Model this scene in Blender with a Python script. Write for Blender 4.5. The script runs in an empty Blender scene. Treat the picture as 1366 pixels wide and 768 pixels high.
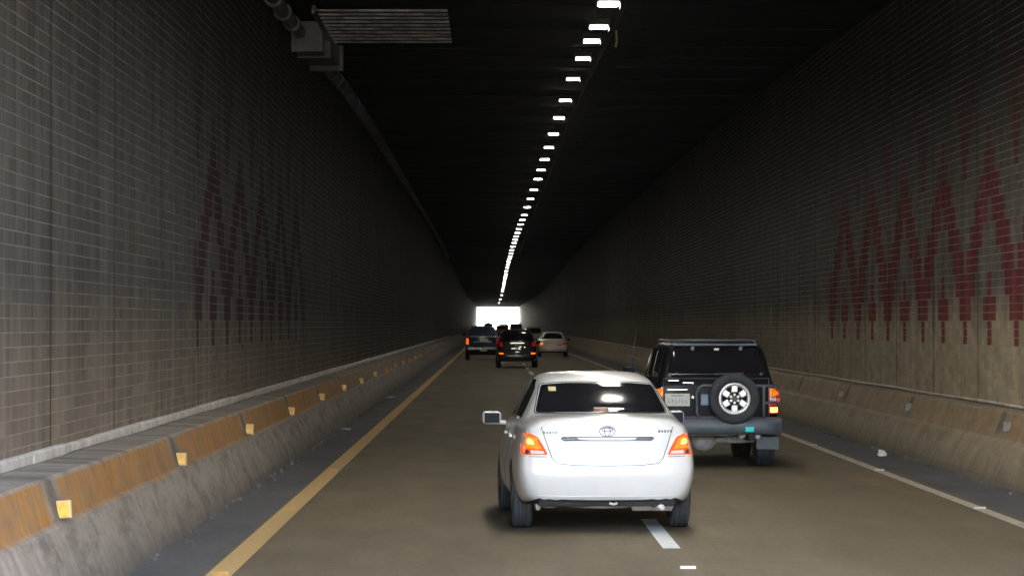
import bpy, bmesh, math, random
from mathutils import Vector, Matrix
from mathutils.bvhtree import BVHTree
from mathutils.geometry import delaunay_2d_cdt

R = math.radians
rnd = random.Random(7)
sc = bpy.context.scene
COL = sc.collection

# ------------------------------------------------------------------ basics
def link(o, parent=None):
    COL.objects.link(o)
    if parent is not None:
        o.parent = parent
    return o

def tag(o, label=None, cat=None, group=None, kind=None):
    if label: o['label'] = label
    if cat: o['category'] = cat
    if group: o['group'] = group
    if kind: o['kind'] = kind
    return o

def empty(name, loc, rz=0.0):
    e = bpy.data.objects.new(name, None)
    e.empty_display_size = 0.2
    e.location = loc
    e.rotation_euler = (0, 0, rz)
    return link(e)

def copy_tree(o, parent=None):
    kids = list(o.children)
    c = o.copy()
    COL.objects.link(c)
    if parent is not None:
        c.parent = parent
    for k in kids:
        copy_tree(k, c)
    return c

class MB:
    """collects shapes that belong to ONE part"""
    def __init__(self):
        self.bm = bmesh.new()
        self.mi = 0
    def face(self, vs, smooth=False):
        try:
            f = self.bm.faces.new(vs)
            f.material_index = self.mi
            f.smooth = smooth
            return f
        except ValueError:
            return None
    def v(self, p):
        return self.bm.verts.new(p)
    def box(self, c, s, rot=None, bevel=0.0, seg=2):
        m = Matrix.Translation(c)
        if rot is not None:
            m = m @ rot.to_4x4()
        t = bmesh.new()
        bmesh.ops.create_cube(t, size=1.0)
        bmesh.ops.scale(t, vec=s, verts=t.verts)
        if bevel > 0:
            bmesh.ops.bevel(t, geom=list(t.edges), offset=bevel, segments=seg, profile=0.6, affect='EDGES')
        self.merge(t, m, smooth=False)
        return self
    def merge(self, t, m=None, smooth=False):
        mp = {}
        for q in t.verts:
            mp[q] = self.bm.verts.new(m @ q.co if m else q.co)
        for f in t.faces:
            self.face([mp[q] for q in f.verts], smooth)
        t.free()
    def tube(self, pts, r, n=10, closed=False, cap=True):
        pts = [Vector(p) for p in pts]
        rs = r if isinstance(r, (list, tuple)) else [r] * len(pts)
        rings = []
        N = len(pts)
        up = None
        for i, p in enumerate(pts):
            a = pts[(i - 1) % N] if (i > 0 or closed) else pts[i]
            b = pts[(i + 1) % N] if (i < N - 1 or closed) else pts[i]
            t = (b - a).normalized()
            if up is None:
                up = Vector((0, 0, 1)) if abs(t.z) < 0.9 else Vector((1, 0, 0))
            x = up.cross(t)
            if x.length < 1e-4:
                x = Vector((1, 0, 0)).cross(t)
            x.normalize()
            y = t.cross(x).normalized()
            up = y
            rings.append([self.v(p + (x * math.cos(2 * math.pi * k / n) + y * math.sin(2 * math.pi * k / n)) * rs[i]) for k in range(n)])
        for i in range(N if closed else N - 1):
            A, B = rings[i], rings[(i + 1) % N]
            for k in range(n):
                self.face([A[k], A[(k + 1) % n], B[(k + 1) % n], B[k]], True)
        if cap and not closed:
            self.face(list(reversed(rings[0])))
            self.face(rings[-1])
        return self
    def lathe(self, prof, n=40, axis='X', c=(0, 0, 0), closed=False):
        """prof: (along, radius)"""
        c = Vector(c)
        rings = []
        for a, r in prof:
            ring = []
            for k in range(n):
                t = 2 * math.pi * k / n
                u, w = r * math.cos(t), r * math.sin(t)
                p = {'X': (a, u, w), 'Y': (u, a, w), 'Z': (u, w, a)}[axis]
                ring.append(self.v(c + Vector(p)))
            rings.append(ring)
        M = len(rings)
        for i in range(M if closed else M - 1):
            A, B = rings[i], rings[(i + 1) % M]
            for k in range(n):
                self.face([A[k], A[(k + 1) % n], B[(k + 1) % n], B[k]], True)
        if not closed:
            self.face(rings[0]); self.face(rings[-1])
        return self
    def prism(self, poly, axis, a0, a1, bevel=0.0):
        """poly: 2D outline, extruded along axis between a0 and a1"""
        def P(q, a):
            return {'X': (a, q[0], q[1]), 'Y': (q[0], a, q[1]), 'Z': (q[0], q[1], a)}[axis]
        A = [self.v(P(q, a0)) for q in poly]
        B = [self.v(P(q, a1)) for q in poly]
        n = len(poly)
        self.face(A); self.face(list(reversed(B)))
        for k in range(n):
            self.face([A[k], B[k], B[(k + 1) % n], A[(k + 1) % n]])
        return self
    def build(self, name, mats, parent=None, smooth_angle=35):
        bmesh.ops.recalc_face_normals(self.bm, faces=self.bm.faces)
        me = bpy.data.meshes.new(name)
        self.bm.to_mesh(me)
        self.bm.free()
        if not isinstance(mats, (list, tuple)):
            mats = [mats]
        for m in mats:
            me.materials.append(m)
        o = bpy.data.objects.new(name, me)
        link(o, parent)
        return o

# ------------------------------------------------------------------ materials
class NT:
    def __init__(self, name):
        self.m = bpy.data.materials.new(name)
        self.m.use_nodes = True
        self.t = self.m.node_tree
        self.t.nodes.clear()
        self.out = self.t.nodes.new('ShaderNodeOutputMaterial')
        self.bsdf = self.t.nodes.new('ShaderNodeBsdfPrincipled')
        self.t.links.new(self.bsdf.outputs[0], self.out.inputs[0])
    def n(self, typ, **kw):
        x = self.t.nodes.new(typ)
        for k, v in kw.items():
            setattr(x, k, v)
        return x
    def put(self, sock, val):
        if hasattr(val, 'is_output') or isinstance(val, bpy.types.NodeSocket):
            self.t.links.new(val, sock)
        else:
            if sock.type == 'RGBA' and len(val) == 3:
                val = (*val, 1)
            sock.default_value = val
    def set(self, key, val):
        self.put(self.bsdf.inputs[key], val)
    def math(self, op, a, b=None, c=None, clamp=False):
        x = self.n('ShaderNodeMath', operation=op, use_clamp=clamp)
        self.put(x.inputs[0], a)
        if b is not None: self.put(x.inputs[1], b)
        if c is not None: self.put(x.inputs[2], c)
        return x.outputs[0]
    def mix(self, f, a, b, mode='MIX'):
        x = self.n('ShaderNodeMix', data_type='RGBA', blend_type=mode)
        self.put(x.inputs[0], f)
        self.put(x.inputs[6], a)
        self.put(x.inputs[7], b)
        return x.outputs[2]
    def coords(self, kind='Object'):
        return self.n('ShaderNodeTexCoord').outputs[kind]
    def xyz(self, v):
        s = self.n('ShaderNodeSeparateXYZ')
        self.put(s.inputs[0], v)
        return s.outputs
    def vec(self, x, y, z):
        s = self.n('ShaderNodeCombineXYZ')
        self.put(s.inputs[0], x); self.put(s.inputs[1], y); self.put(s.inputs[2], z)
        return s.outputs[0]
    def scale(self, v, s):
        m = self.n('ShaderNodeMapping')
        self.put(m.inputs[0], v)
        m.inputs['Scale'].default_value = s
        return m.outputs[0]
    def noise(self, v, scale=5, detail=4, rough=0.6):
        x = self.n('ShaderNodeTexNoise')
        self.put(x.inputs['Vector'], v)
        x.inputs['Scale'].default_value = scale
        x.inputs['Detail'].default_value = detail
        x.inputs['Roughness'].default_value = rough
        return x.outputs['Fac']
    def ramp(self, f, stops, interp='LINEAR'):
        x = self.n('ShaderNodeValToRGB')
        cr = x.color_ramp
        cr.interpolation = interp
        while len(cr.elements) < len(stops):
            cr.elements.new(1.0)
        for e, (p, c) in zip(cr.elements, stops):
            e.position = p
            e.color = (*c, 1) if not isinstance(c, (int, float)) else (c, c, c, 1)
        self.put(x.inputs[0], f)
        return x.outputs[0]
    def rng(self, f, a, b, c=0.0, d=1.0):
        x = self.n('ShaderNodeMapRange')
        x.clamp = True
        self.put(x.inputs[0], f)
        for i, q in enumerate((a, b, c, d)):
            self.put(x.inputs[1 + i], q)
        return x.outputs[0]
    def bump(self, h, strength=0.3, dist=0.01):
        x = self.n('ShaderNodeBump')
        x.inputs['Strength'].default_value = strength
        x.inputs['Distance'].default_value = dist
        self.put(x.inputs['Height'], h)
        self.set('Normal', x.outputs[0])

def simple(name, col, rough=0.5, metal=0.0, coat=0.0, emit=None, estr=0.0, vary=0.0, vscale=6.0, spec=None):
    n = NT(name)
    if vary > 0:
        f = n.noise(n.coords(), vscale, 5, 0.65)
        lo = tuple(c * (1 - vary) for c in col)
        hi = tuple(min(1, c * (1 + vary)) for c in col)
        n.set('Base Color', n.mix(n.rng(f, 0.3, 0.7), lo, hi))
    else:
        n.set('Base Color', col)
    n.set('Roughness', rough)
    n.set('Metallic', metal)
    if coat:
        n.set('Coat Weight', coat)
        n.set('Coat Roughness', 0.05)
    if spec is not None:
        n.set('Specular IOR Level', spec)
    if emit is not None:
        n.set('Emission Color', emit)
        n.set('Emission Strength', estr)
    return n.m

LAMP_E = 4.9
HAZE = 0.00007

def mat_tiles(name, ya, soot_seed, up, lo, zs0, zs1, w0, w1, reds, yb):
    n = NT(name)
    co = n.coords()
    x, y, z = n.xyz(co)
    wall = n.vec(y, z, 0.0)
    # courses and blocks
    b = n.n('ShaderNodeTexBrick')
    n.put(b.inputs['Vector'], wall)
    b.offset = 0.5
    b.inputs['Scale'].default_value = 1.0
    b.inputs['Brick Width'].default_value = 0.39
    b.inputs['Row Height'].default_value = 0.108
    b.inputs['Mortar Size'].default_value = 0.0045
    b.inputs['Mortar Smooth'].default_value = 0.2
    b.inputs['Bias'].default_value = 0.0
    b.inputs['Color1'].default_value = (0.88, 0.88, 0.88, 1)
    b.inputs['Color2'].default_value = (1.10, 1.10, 1.10, 1)
    b.inputs['Mortar'].default_value = (1, 1, 1, 1)
    brk = b.outputs['Fac']
    hz = n.rng(n.math('PINGPONG', z, 0.054), 0.0035, 0.0065, 1.0, 0.0)
    vsel = n.rng(n.noise(n.vec(n.math('SNAP', y, 0.195), n.math('SNAP', z, 0.108), 3.0), 2.3, 1), 0.52, 0.60)
    mort = n.math('MAXIMUM', hz, n.math('MULTIPLY', brk, n.math('ADD', n.math('MULTIPLY', vsel, 0.75), 0.12)))
    tone = b.outputs['Color']
    # red zigzag blocks
    rows = [(0, .5, 5.5), (0, 1.5, 4.5), (0, 2.5, 5.5), (.4, 3.2, 9), (1.4, 4.4, 9), (2.5, 5.5, 9), (3.7, 9, 9),
            (0, .5, 4.75), (0, 1.0, 5.5), (0, 1.75, 9), (0, 2.5, 9), (.5, 3, 9), (1.5, 4, 9), (2.75, 5.25, 9), (4, 9, 9), (4.75, 9, 9), (5.5, 9, 9)]
    N = len(rows)
    ri = n.math('FLOOR', n.math('DIVIDE', n.math('SUBTRACT', z, 1.62), 0.324))
    rf = n.math('DIVIDE', n.math('ADD', ri, 0.5), float(N))
    rr = n.ramp(rf, [(i / N, (lo / 10, hi / 10, l2 / 10)) for i, (lo, hi, l2) in enumerate(rows)], 'CONSTANT')
    sep = n.n('ShaderNodeSeparateColor'); n.put(sep.inputs[0], rr)
    u = n.math('DIVIDE', n.math('SUBTRACT', y, ya), 0.325)
    a = n.math('PINGPONG', u, 6.0)
    a10 = n.math('DIVIDE', a, 10.0)
    m1 = n.math('MULTIPLY', n.math('GREATER_THAN', n.math('ADD', a10, 0.0005), sep.outputs[0]), n.math('LESS_THAN', a10, sep.outputs[1]))
    m2 = n.math('GREATER_THAN', a10, sep.outputs[2])
    red = n.math('MAXIMUM', m1, m2)
    red = n.math('MULTIPLY', red, n.math('MULTIPLY', n.math('GREATER_THAN', y, yb), n.math('LESS_THAN', y, ya + 20.0)))
    red = n.math('MULTIPLY', red, n.math('MULTIPLY', n.math('GREATER_THAN', z, 1.62), n.math('LESS_THAN', z, 6.6)))
    # soot streaks run down the wall
    st = n.noise(n.scale(n.vec(y, z, soot_seed), (2.6, 0.10, 1)), 1.6, 6, 0.7)
    st2 = n.noise(n.scale(n.vec(y, n.math('SNAP', z, 0.108), soot_seed + 3), (9.0, 5.0, 1)), 1.5, 4, 0.65)
    big = n.noise(n.scale(n.vec(y, z, soot_seed + 9), (0.35, 0.12, 1)), 1.0, 3, 0.5)
    edge = n.noise(n.vec(n.math('SNAP', y, 0.39), 0.0, soot_seed), 1.3, 2, 0.5)
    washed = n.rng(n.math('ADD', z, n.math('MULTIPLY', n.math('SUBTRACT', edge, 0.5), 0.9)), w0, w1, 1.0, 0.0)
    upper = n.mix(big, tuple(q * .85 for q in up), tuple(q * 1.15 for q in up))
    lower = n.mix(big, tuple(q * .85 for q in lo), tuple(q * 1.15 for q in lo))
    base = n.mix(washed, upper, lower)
    redc = n.mix(washed, *reds)
    rf_ = n.rng(n.math('ADD', z, n.math('MULTIPLY', big, .8)), 4.1, 5.6, 1.0, 0.25)
    base = n.mix(n.math('MULTIPLY', red, rf_), base, redc)
    base = n.mix(1.0, base, tone, 'MULTIPLY')
    s = n.rng(st, 0.32, 0.66, 0.50, 1.14)
    s = n.math('MULTIPLY', s, n.rng(st2, 0.3, 0.7, 0.72, 1.2))
    cl = n.noise(n.vec(y, z, soot_seed + 5), 2.2, 6, 0.65)
    sw_ = n.math('MULTIPLY', n.rng(cl, .3, .7, .78, 1.1), n.math('MULTIPLY_ADD', s, .35, .6))
    s = n.math('ADD', n.math('MULTIPLY', s, n.math('SUBTRACT', 1.0, washed)), n.math('MULTIPLY', sw_, washed))
    base = n.mix(1.0, base, n.vec(s, s, s), 'MULTIPLY')
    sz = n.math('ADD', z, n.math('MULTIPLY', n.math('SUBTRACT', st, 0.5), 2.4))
    sb = n.rng(sz, zs0, zs1, 1.0, 0.22)  # upper soot, deepened to paint in the dim light under the roof
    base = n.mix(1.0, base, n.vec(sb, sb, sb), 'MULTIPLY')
    # pale lime runs
    lr = n.noise(n.scale(n.vec(y, z, soot_seed + 31), (7.0, 0.09, 1)), 1.0, 2, 0.5)
    base = n.mix(n.rng(lr, .70, .80, 0, .35), base, (0.26, 0.255, 0.24))
    # light falloff painted in: wall darkens away from the open mouth
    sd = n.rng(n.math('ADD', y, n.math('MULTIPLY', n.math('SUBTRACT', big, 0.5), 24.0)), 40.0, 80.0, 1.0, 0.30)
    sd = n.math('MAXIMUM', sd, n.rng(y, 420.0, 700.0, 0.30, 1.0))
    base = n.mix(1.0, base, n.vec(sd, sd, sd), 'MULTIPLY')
    # grout: pale where it shows, sooty in places
    gm = n.math('MULTIPLY', mort, n.rng(n.noise(n.scale(n.vec(y, z, 5.0), (0.7, 1.2, 1)), 1.4, 3), 0.35, 0.6, 0.25, 0.9))
    base = n.mix(gm, base, n.mix(washed, tuple(min(.4, q * 2.0) for q in up), tuple(q * 1.35 for q in lo) if lo[0] < .35 else tuple(q * .75 for q in lo)))
    # panel joints every 3.9 m, filled with dark sealant
    j = n.math('PINGPONG', n.math('SUBTRACT', y, 23.25), 1.95)
    jm = n.rng(j, 0.022, 0.036, 1.0, 0.0)
    base = n.mix(n.math('MULTIPLY', jm, 0.85), base, (0.03, 0.03, 0.03))
    # exit glow painted in: wall turns paler and glossier towards the far mouth
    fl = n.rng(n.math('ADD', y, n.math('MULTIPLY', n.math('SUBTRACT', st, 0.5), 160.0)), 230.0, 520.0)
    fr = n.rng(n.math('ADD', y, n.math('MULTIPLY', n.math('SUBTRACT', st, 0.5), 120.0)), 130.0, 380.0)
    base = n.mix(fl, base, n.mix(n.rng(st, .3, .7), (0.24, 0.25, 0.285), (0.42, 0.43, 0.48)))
    n.set('Base Color', base)
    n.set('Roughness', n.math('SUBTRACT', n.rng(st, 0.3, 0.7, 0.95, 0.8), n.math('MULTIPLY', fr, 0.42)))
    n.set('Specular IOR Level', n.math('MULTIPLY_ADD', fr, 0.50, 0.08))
    n.bump(n.math('SUBTRACT', n.math('MULTIPLY', st2, 0.2), n.math('MULTIPLY', n.math('ADD', mort, n.math('MULTIPLY', jm, 2)), 0.6)), 0.4, 0.006)
    return n.m

def mat_barrier(name, orange_fade0, orange_fade1, amount, grey, seed, dirt=.5):
    n = NT(name)
    co = n.coords()
    x, y, z = n.xyz(co)
    st = n.noise(n.scale(n.vec(y, z, seed), (2.4, 1.0, 1)), 2.2, 7, 0.72)
    blot = n.noise(n.scale(n.vec(y, z, seed + 2), (0.8, 2.0, 1)), 2.0, 6, 0.65)
    g = n.mix(n.rng(st, 0.3, 0.7), tuple(c * .72 for c in grey), tuple(c * 1.2 for c in grey))
    g = n.mix(n.rng(blot, 0.46, 0.66), g, tuple(c * dirt for c in grey))
    sp = n.noise(n.vec(x, y, z), 26, 4, 0.75)
    k = n.rng(sp, .3, .7, .8, 1.18)
    g = n.mix(1.0, g, n.vec(k, k, k), 'MULTIPLY')
    # painted orange band, with unpainted gaps where the reflectors sit
    zn = n.math('ADD', z, n.math('MULTIPLY', n.math('SUBTRACT', n.noise(n.vec(y, 0, seed), 0.9, 3), 0.5), 0.06))
    band = n.math('MULTIPLY', n.rng(zn, 0.50, 0.53), n.rng(zn, 0.79, 0.82, 1, 0))
    j = n.math('PINGPONG', n.math('SUBTRACT', y, 20.25 - 0.05), 3.85)
    gap = n.rng(n.math('ADD', j, n.math('MULTIPLY', n.math('SUBTRACT', st, .5), .5)), 0.22, 0.45)
    wear = n.rng(blot, 0.36, 0.72, 1.0, 0.45)
    fade = n.rng(y, orange_fade0, orange_fade1, 1.0, 0.12)
    f = n.math('MULTIPLY', n.math('MULTIPLY', n.math('MULTIPLY', band, gap), n.math('MULTIPLY', wear, fade)), amount)
    orange = n.mix(n.rng(st, .3, .7), (0.30, 0.135, 0.022), (0.46, 0.22, 0.045))
    c = n.mix(f, g, orange)
    # dark streak above each reflector
    sm = n.math('MULTIPLY', n.rng(j, 0.10, 0.26, 1, 0), n.math('MULTIPLY', n.rng(z, .5, .6), n.rng(z, 0.80, 0.86, 1, 0)))
    c = n.mix(n.math('MULTIPLY', sm, 0.6), c, (0.055, 0.05, 0.045))
    # cast joints every 7.7 m half way, and grime at the foot
    jj = n.math('PINGPONG', n.math('SUBTRACT', y, 24.05), 3.85)
    c = n.mix(n.rng(jj, 0.008, 0.02, 0.7, 0), c, (0.03, 0.03, 0.03))
    foot = n.rng(n.math('ADD', z, n.math('MULTIPLY', blot, 0.25)), 0.12, 0.42, 0.6, 0.0)
    c = n.mix(foot, c, (0.07, 0.065, 0.055))
    n.set('Base Color', c)
    n.set('Roughness', 0.85)
    n.bump(n.math('ADD', st, blot), 0.2, 0.006)
    return n.m

def mat_asphalt(name, c0, c1, shoulder=False):
    n = NT(name)
    co = n.coords()
    x, y, z = n.xyz(co)
    fine = n.noise(co, 80, 4, 0.75)
    mid = n.noise(n.scale(co, (1.0, 0.25, 1)), 1.4, 5, 0.6)
    big = n.noise(n.scale(co, (0.5, 0.06, 1)), 0.9, 3, 0.55)
    c = n.mix(n.rng(mid, 0.3, 0.7), c0, c1)
    c = n.mix(n.rng(big, 0.35, 0.65, 0.0, 0.35), c, tuple(q * 0.72 for q in c0))
    grain = n.noise(n.scale(co, (1.6, .7, 1)), 11, 4, .75)
    k = n.math('MULTIPLY', n.rng(fine, 0.25, 0.75, 0.66, 1.34), n.rng(grain, .3, .7, .84, 1.16))
    c = n.mix(1.0, c, n.vec(k, k, k), 'MULTIPLY')
    if not shoulder:
        # oil-darkened strip down the middle of each lane, paving seam on the lane line
        for cx in (-0.3, 3.25):
            d = n.math('ABSOLUTE', n.math('SUBTRACT', x, cx))
            c = n.mix(n.math('MULTIPLY', n.rng(d, 0.15, 0.75, 0.34, 0.0), n.rng(mid, .3, .7, .5, 1)), c, tuple(q * .55 for q in c0))
        for cx in (-1.15, .55, 2.4, 4.1):
            d = n.math('ABSOLUTE', n.math('SUBTRACT', x, n.math('ADD', cx, n.math('MULTIPLY', n.math('SUBTRACT', big, .5), .5))))
            c = n.mix(n.math('MULTIPLY', n.rng(d, 0.05, 0.38, 0.22, 0.0), n.rng(mid, .35, .65, .3, 1)), c, tuple(q * .62 for q in c0))
        drip = n.noise(n.scale(co, (2.0, .8, 1)), 2.6, 3, .6)
        c = n.mix(n.rng(drip, .69, .75, 0, .25), c, tuple(q * .4 for q in c0))
        vor = n.n('ShaderNodeTexVoronoi'); vor.feature = 'DISTANCE_TO_EDGE'
        wob = n.noise(co, 1.3, 4, .7)
        n.put(vor.inputs['Vector'], n.vec(n.math('ADD', n.math('MULTIPLY', x, .22), n.math('MULTIPLY', wob, .25)), n.math('ADD', n.math('MULTIPLY', y, .07), n.math('MULTIPLY', wob, .2)), 0.0))
        vor.inputs['Scale'].default_value = 1.0
        crk = n.math('MULTIPLY', n.rng(vor.outputs['Distance'], .0015, .005, 1, 0), n.rng(big, .45, .55))
        c = n.mix(n.math('MULTIPLY', crk, .12), c, (0.03, .026, .02))
        d = n.math('ABSOLUTE', n.math('SUBTRACT', x, n.math('ADD', 1.60, n.math('MULTIPLY', n.math('SUBTRACT', n.noise(n.vec(0, y, 0), .6, 3), .5), .05))))
        c = n.mix(n.rng(d, 0.006, 0.014, 0.5, 0.0), c, (0.2, 0.17, 0.13))
    n.set('Base Color', c)
    n.set('Roughness', n.rng(mid, .3, .7, .82, .68))
    n.set('Specular IOR Level', 0.3)
    n.bump(fine, 0.45, 0.006)
    return n.m

def mat_paint_line(name, col, wear0=0.34, wear1=0.5):
    n = NT(name)
    co = n.coords()
    w = n.noise(n.scale(co, (3, 0.8, 1)), 3.0, 7, 0.75)
    f = n.noise(co, 45, 3, 0.7)
    c = n.mix(n.rng(w, wear0, wear1), tuple(q * .45 for q in col), col)
    k = n.rng(f, .3, .7, .85, 1.1)
    n.set('Base Color', n.mix(1.0, c, n.vec(k, k, k), 'MULTIPLY'))
    n.set('Roughness', 0.6)
    n.bump(f, .3, .004)
    return n.m

def mat_ceiling(name):
    n = NT(name)
    co = n.coords()
    x, y, z = n.xyz(co)
    a = n.noise(n.scale(n.vec(x, y, 0), (0.12, 2.2, 1)), 1.5, 6, 0.7)
    b = n.noise(n.scale(n.vec(x, y, 4), (0.35, 7.0, 1)), 1.0, 4, 0.7)
    big = n.noise(n.vec(x, n.math('MULTIPLY', y, .3), 2), 0.45, 4, 0.6)
    c = n.mix(n.rng(a, .35, .7), (0.004, 0.004, 0.0042), (0.009, 0.0088, 0.0085))
    c = n.mix(n.math('MULTIPLY', n.rng(b, .6, .8), n.rng(big, .5, .65)), c, (0.05, 0.047, 0.045))
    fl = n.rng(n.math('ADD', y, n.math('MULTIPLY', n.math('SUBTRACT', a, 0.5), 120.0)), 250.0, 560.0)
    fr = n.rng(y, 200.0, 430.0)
    c = n.mix(fl, c, (0.40, 0.42, 0.48))  # glow near the exit painted in as a paler, bluish slab
    n.set('Base Color', c)
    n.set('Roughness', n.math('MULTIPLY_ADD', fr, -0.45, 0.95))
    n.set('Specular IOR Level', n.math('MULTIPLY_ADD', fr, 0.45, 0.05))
    n.bump(n.math('ADD', a, b), .5, .02)
    return n.m

def mat_lens_red(name, e, col=(0.35, 0.01, 0.006), emc=(1.0, 0.12, 0.02)):
    n = NT(name)
    co = n.coords()
    w = n.n('ShaderNodeTexWave'); n.put(w.inputs[0], co)
    w.inputs['Scale'].default_value = 18
    n.set('Base Color', col)
    n.set('Roughness', 0.12)
    n.set('Coat Weight', 0.6)
    n.set('Emission Color', emc)
    n.set('Emission Strength', n.rng(w.outputs[1], 0, 1, e * 0.7, e * 1.15))
    return n.m

M = {}
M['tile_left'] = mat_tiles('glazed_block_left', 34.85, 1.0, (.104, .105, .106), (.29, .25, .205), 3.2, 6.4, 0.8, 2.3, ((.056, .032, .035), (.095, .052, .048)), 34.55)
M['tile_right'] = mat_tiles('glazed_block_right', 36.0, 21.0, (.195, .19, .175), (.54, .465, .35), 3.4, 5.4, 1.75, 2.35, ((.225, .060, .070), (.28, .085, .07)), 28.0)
M['barrier_left'] = mat_barrier('barrier_concrete_orange', 52, 78, 1.0, (0.33, 0.29, 0.25), 2.0)
M['barrier_right'] = mat_barrier('barrier_concrete_dirty', 34, 46, 0.45, (0.37, 0.30, 0.21), 12.0, .68)
M['asphalt'] = mat_asphalt('asphalt_brown', (0.160, 0.131, 0.085), (0.204, 0.166, 0.107))
M['shoulder'] = mat_asphalt('asphalt_shoulder', (0.115, 0.116, 0.122), (0.15, 0.151, 0.158), True)
M['ground'] = mat_asphalt('dry_earth', (0.19, 0.16, 0.12), (0.26, 0.22, 0.16), True)
M['line_yellow'] = mat_paint_line('yellow_line_paint', (0.68, 0.46, 0.20), .2, .42)
M['line_white'] = mat_paint_line('white_line_paint', (0.58, 0.52, 0.44), .25, .5)
M['dash_white'] = mat_paint_line('white_dash_paint', (0.80, 0.84, 0.86), .2, .36)
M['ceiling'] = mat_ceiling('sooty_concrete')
M['concrete'] = simple('pale_concrete', (0.60, 0.575, 0.54), 0.85, vary=.3, vscale=3)
M['concrete_bounce'] = simple('bounce_concrete', (0.50, 0.45, 0.38), 0.9, vary=.2, vscale=1.2)  # pale warm tone chosen to bounce sun into the tunnel
M['concrete_dirty'] = simple('dirty_concrete', (0.19, 0.175, 0.155), 0.9, vary=.35, vscale=2.5)
M['galv'] = simple('dull_grey_metal', (0.075, 0.085, 0.105), 0.6, 0.4, vary=.3)
M['slat'] = simple('dusty_metal_slat', (0.19, 0.19, 0.19), 0.7, 0.1, vary=.85, vscale=2.2)
M['rust'] = simple('rusty_pipe', (0.075, 0.052, 0.045), 0.8, 0.2, vary=.75, vscale=1.6)
M['lamp_lit'] = simple('lit_diffuser', (0.9, 0.9, 0.9), 0.4, emit=(1.0, 0.94, 0.82), estr=LAMP_E)
M['lamp_rim'] = simple('lit_diffuser_side', (0.9, 0.9, 0.9), 0.4, emit=(1.0, 0.95, 0.86), estr=0.10)
M['lamp_far'] = simple('weak_lit_diffuser', (0.9, 0.9, 0.9), 0.4, emit=(1.0, 0.92, 0.78), estr=0.12)
M['lamp_low'] = simple('lit_diffuser_underside', (0.9, 0.9, 0.9), 0.4, emit=(1.0, 0.94, 0.82), estr=2.6)
M['lamp_case'] = simple('lamp_casing', (0.035, 0.035, 0.035), 0.8, vary=.3, spec=.1)
M['soot_metal'] = simple('sooty_metal', (0.012, 0.012, 0.011), 0.95, vary=.3, spec=.03)
M['refl_amber'] = simple('amber_reflector', (0.85, 0.42, 0.05), 0.35, coat=.3, vary=.3, vscale=14)
M['refl_white'] = simple('white_reflector', (0.85, 0.84, 0.82), 0.3, coat=.4)
M['stud_case'] = simple('stud_casing', (0.62, 0.52, 0.34), 0.55, vary=.2)
M['refl_dull'] = simple('dull_reflector', (0.24, 0.225, 0.20), 0.6, vary=.3, vscale=20)
M['paper'] = simple('crumpled_paper', (0.80, 0.80, 0.80), 0.8, vary=.1)
M['paper_dull'] = simple('dirty_paper', (0.42, 0.42, 0.40), 0.85, vary=.25)
M['black'] = simple('matte_black', (0.012, 0.012, 0.013), 0.75)
M['black_gloss'] = simple('black_plastic', (0.02, 0.02, 0.022), 0.3)
M['under'] = simple('underbody', (0.028, 0.027, 0.027), 0.85, vary=.3)
M['under_pale'] = simple('dusty_underbody_metal', (0.58, 0.54, 0.54), 0.65, 0.1, vary=.4, vscale=9)
M['rubber'] = simple('tyre_rubber', (0.050, 0.054, 0.062), 0.8, vary=.25, vscale=12)
M['rim'] = simple('alloy_rim', (0.78, 0.78, 0.80), 0.32, 0.6)
M['chrome'] = simple('chrome', (0.8, 0.8, 0.82), 0.08, 1.0)
M['trim_grey'] = simple('dull_trim', (0.62, 0.65, 0.72), 0.4, .4)
M['seam'] = simple('panel_gap', (0.14, 0.14, 0.145), 0.8)
M['glass'] = simple('tinted_glass', (0.012, 0.012, 0.016), 0.06, coat=.6)
M['glass_blue'] = simple('blue_tinted_glass', (0.03, 0.05, 0.085), 0.15, coat=.2)
M['mirror'] = simple('mirror_glass', (0.03, 0.036, 0.045), 0.12)
M['white_paint'] = simple('white_car_paint', (0.685, 0.685, 0.68), 0.3, coat=.7, vary=.035, vscale=5)
M['cream_paint'] = simple('cream_car_paint', (0.80, 0.70, 0.65), 0.3, coat=.8)
M['black_paint'] = simple('black_car_paint', (0.007, 0.0075, 0.012), 0.38, coat=.06, spec=.10)
M['maroon_paint'] = simple('maroon_car_paint', (0.024, 0.007, 0.013), 0.3, coat=.4, spec=.3)
M['blue_paint'] = simple('blue_car_paint', (0.020, 0.050, 0.10), 0.35, coat=.15, spec=.15)
M['silver_paint'] = simple('silver_car_paint', (0.42, 0.42, 0.43), 0.3, 0.4, coat=.8)
M['red_paint'] = simple('red_car_paint', (0.22, 0.035, 0.03), 0.3, coat=.8)
M['dark_paint'] = simple('dark_grey_car_paint', (0.035, 0.042, 0.052), 0.3, coat=.8)
M['bumper_grey'] = simple('grey_bumper_plastic', (0.115, 0.135, 0.17), 0.42, vary=.12)
M['flap'] = simple('grey_mud_flap', (0.19, 0.21, 0.24), 0.7, vary=.15)
M['lens_red'] = mat_lens_red('lit_red_lens', 0.030, emc=(1.0, 0.11, 0.012))
M['lens_orange'] = mat_lens_red('lit_orange_lens', 0.028, (0.6, 0.12, 0.01), (1.0, 0.21, 0.015))
M['lens_hot'] = mat_lens_red('lit_bulb_glow', 0.06, (0.8, 0.4, 0.05), (1.0, 0.58, 0.16))
M['lens_dark_red'] = simple('red_lens', (0.30, 0.012, 0.012), 0.12, coat=.6, emit=(1, .03, .02), estr=.004)
M['lens_amber'] = simple('amber_lens', (0.80, 0.22, 0.02), 0.15, coat=.6, emit=(1, .3, .02), estr=.01)
M['lens_clear'] = simple('clear_lens', (0.62, 0.60, 0.60), 0.12, coat=.6)
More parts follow.
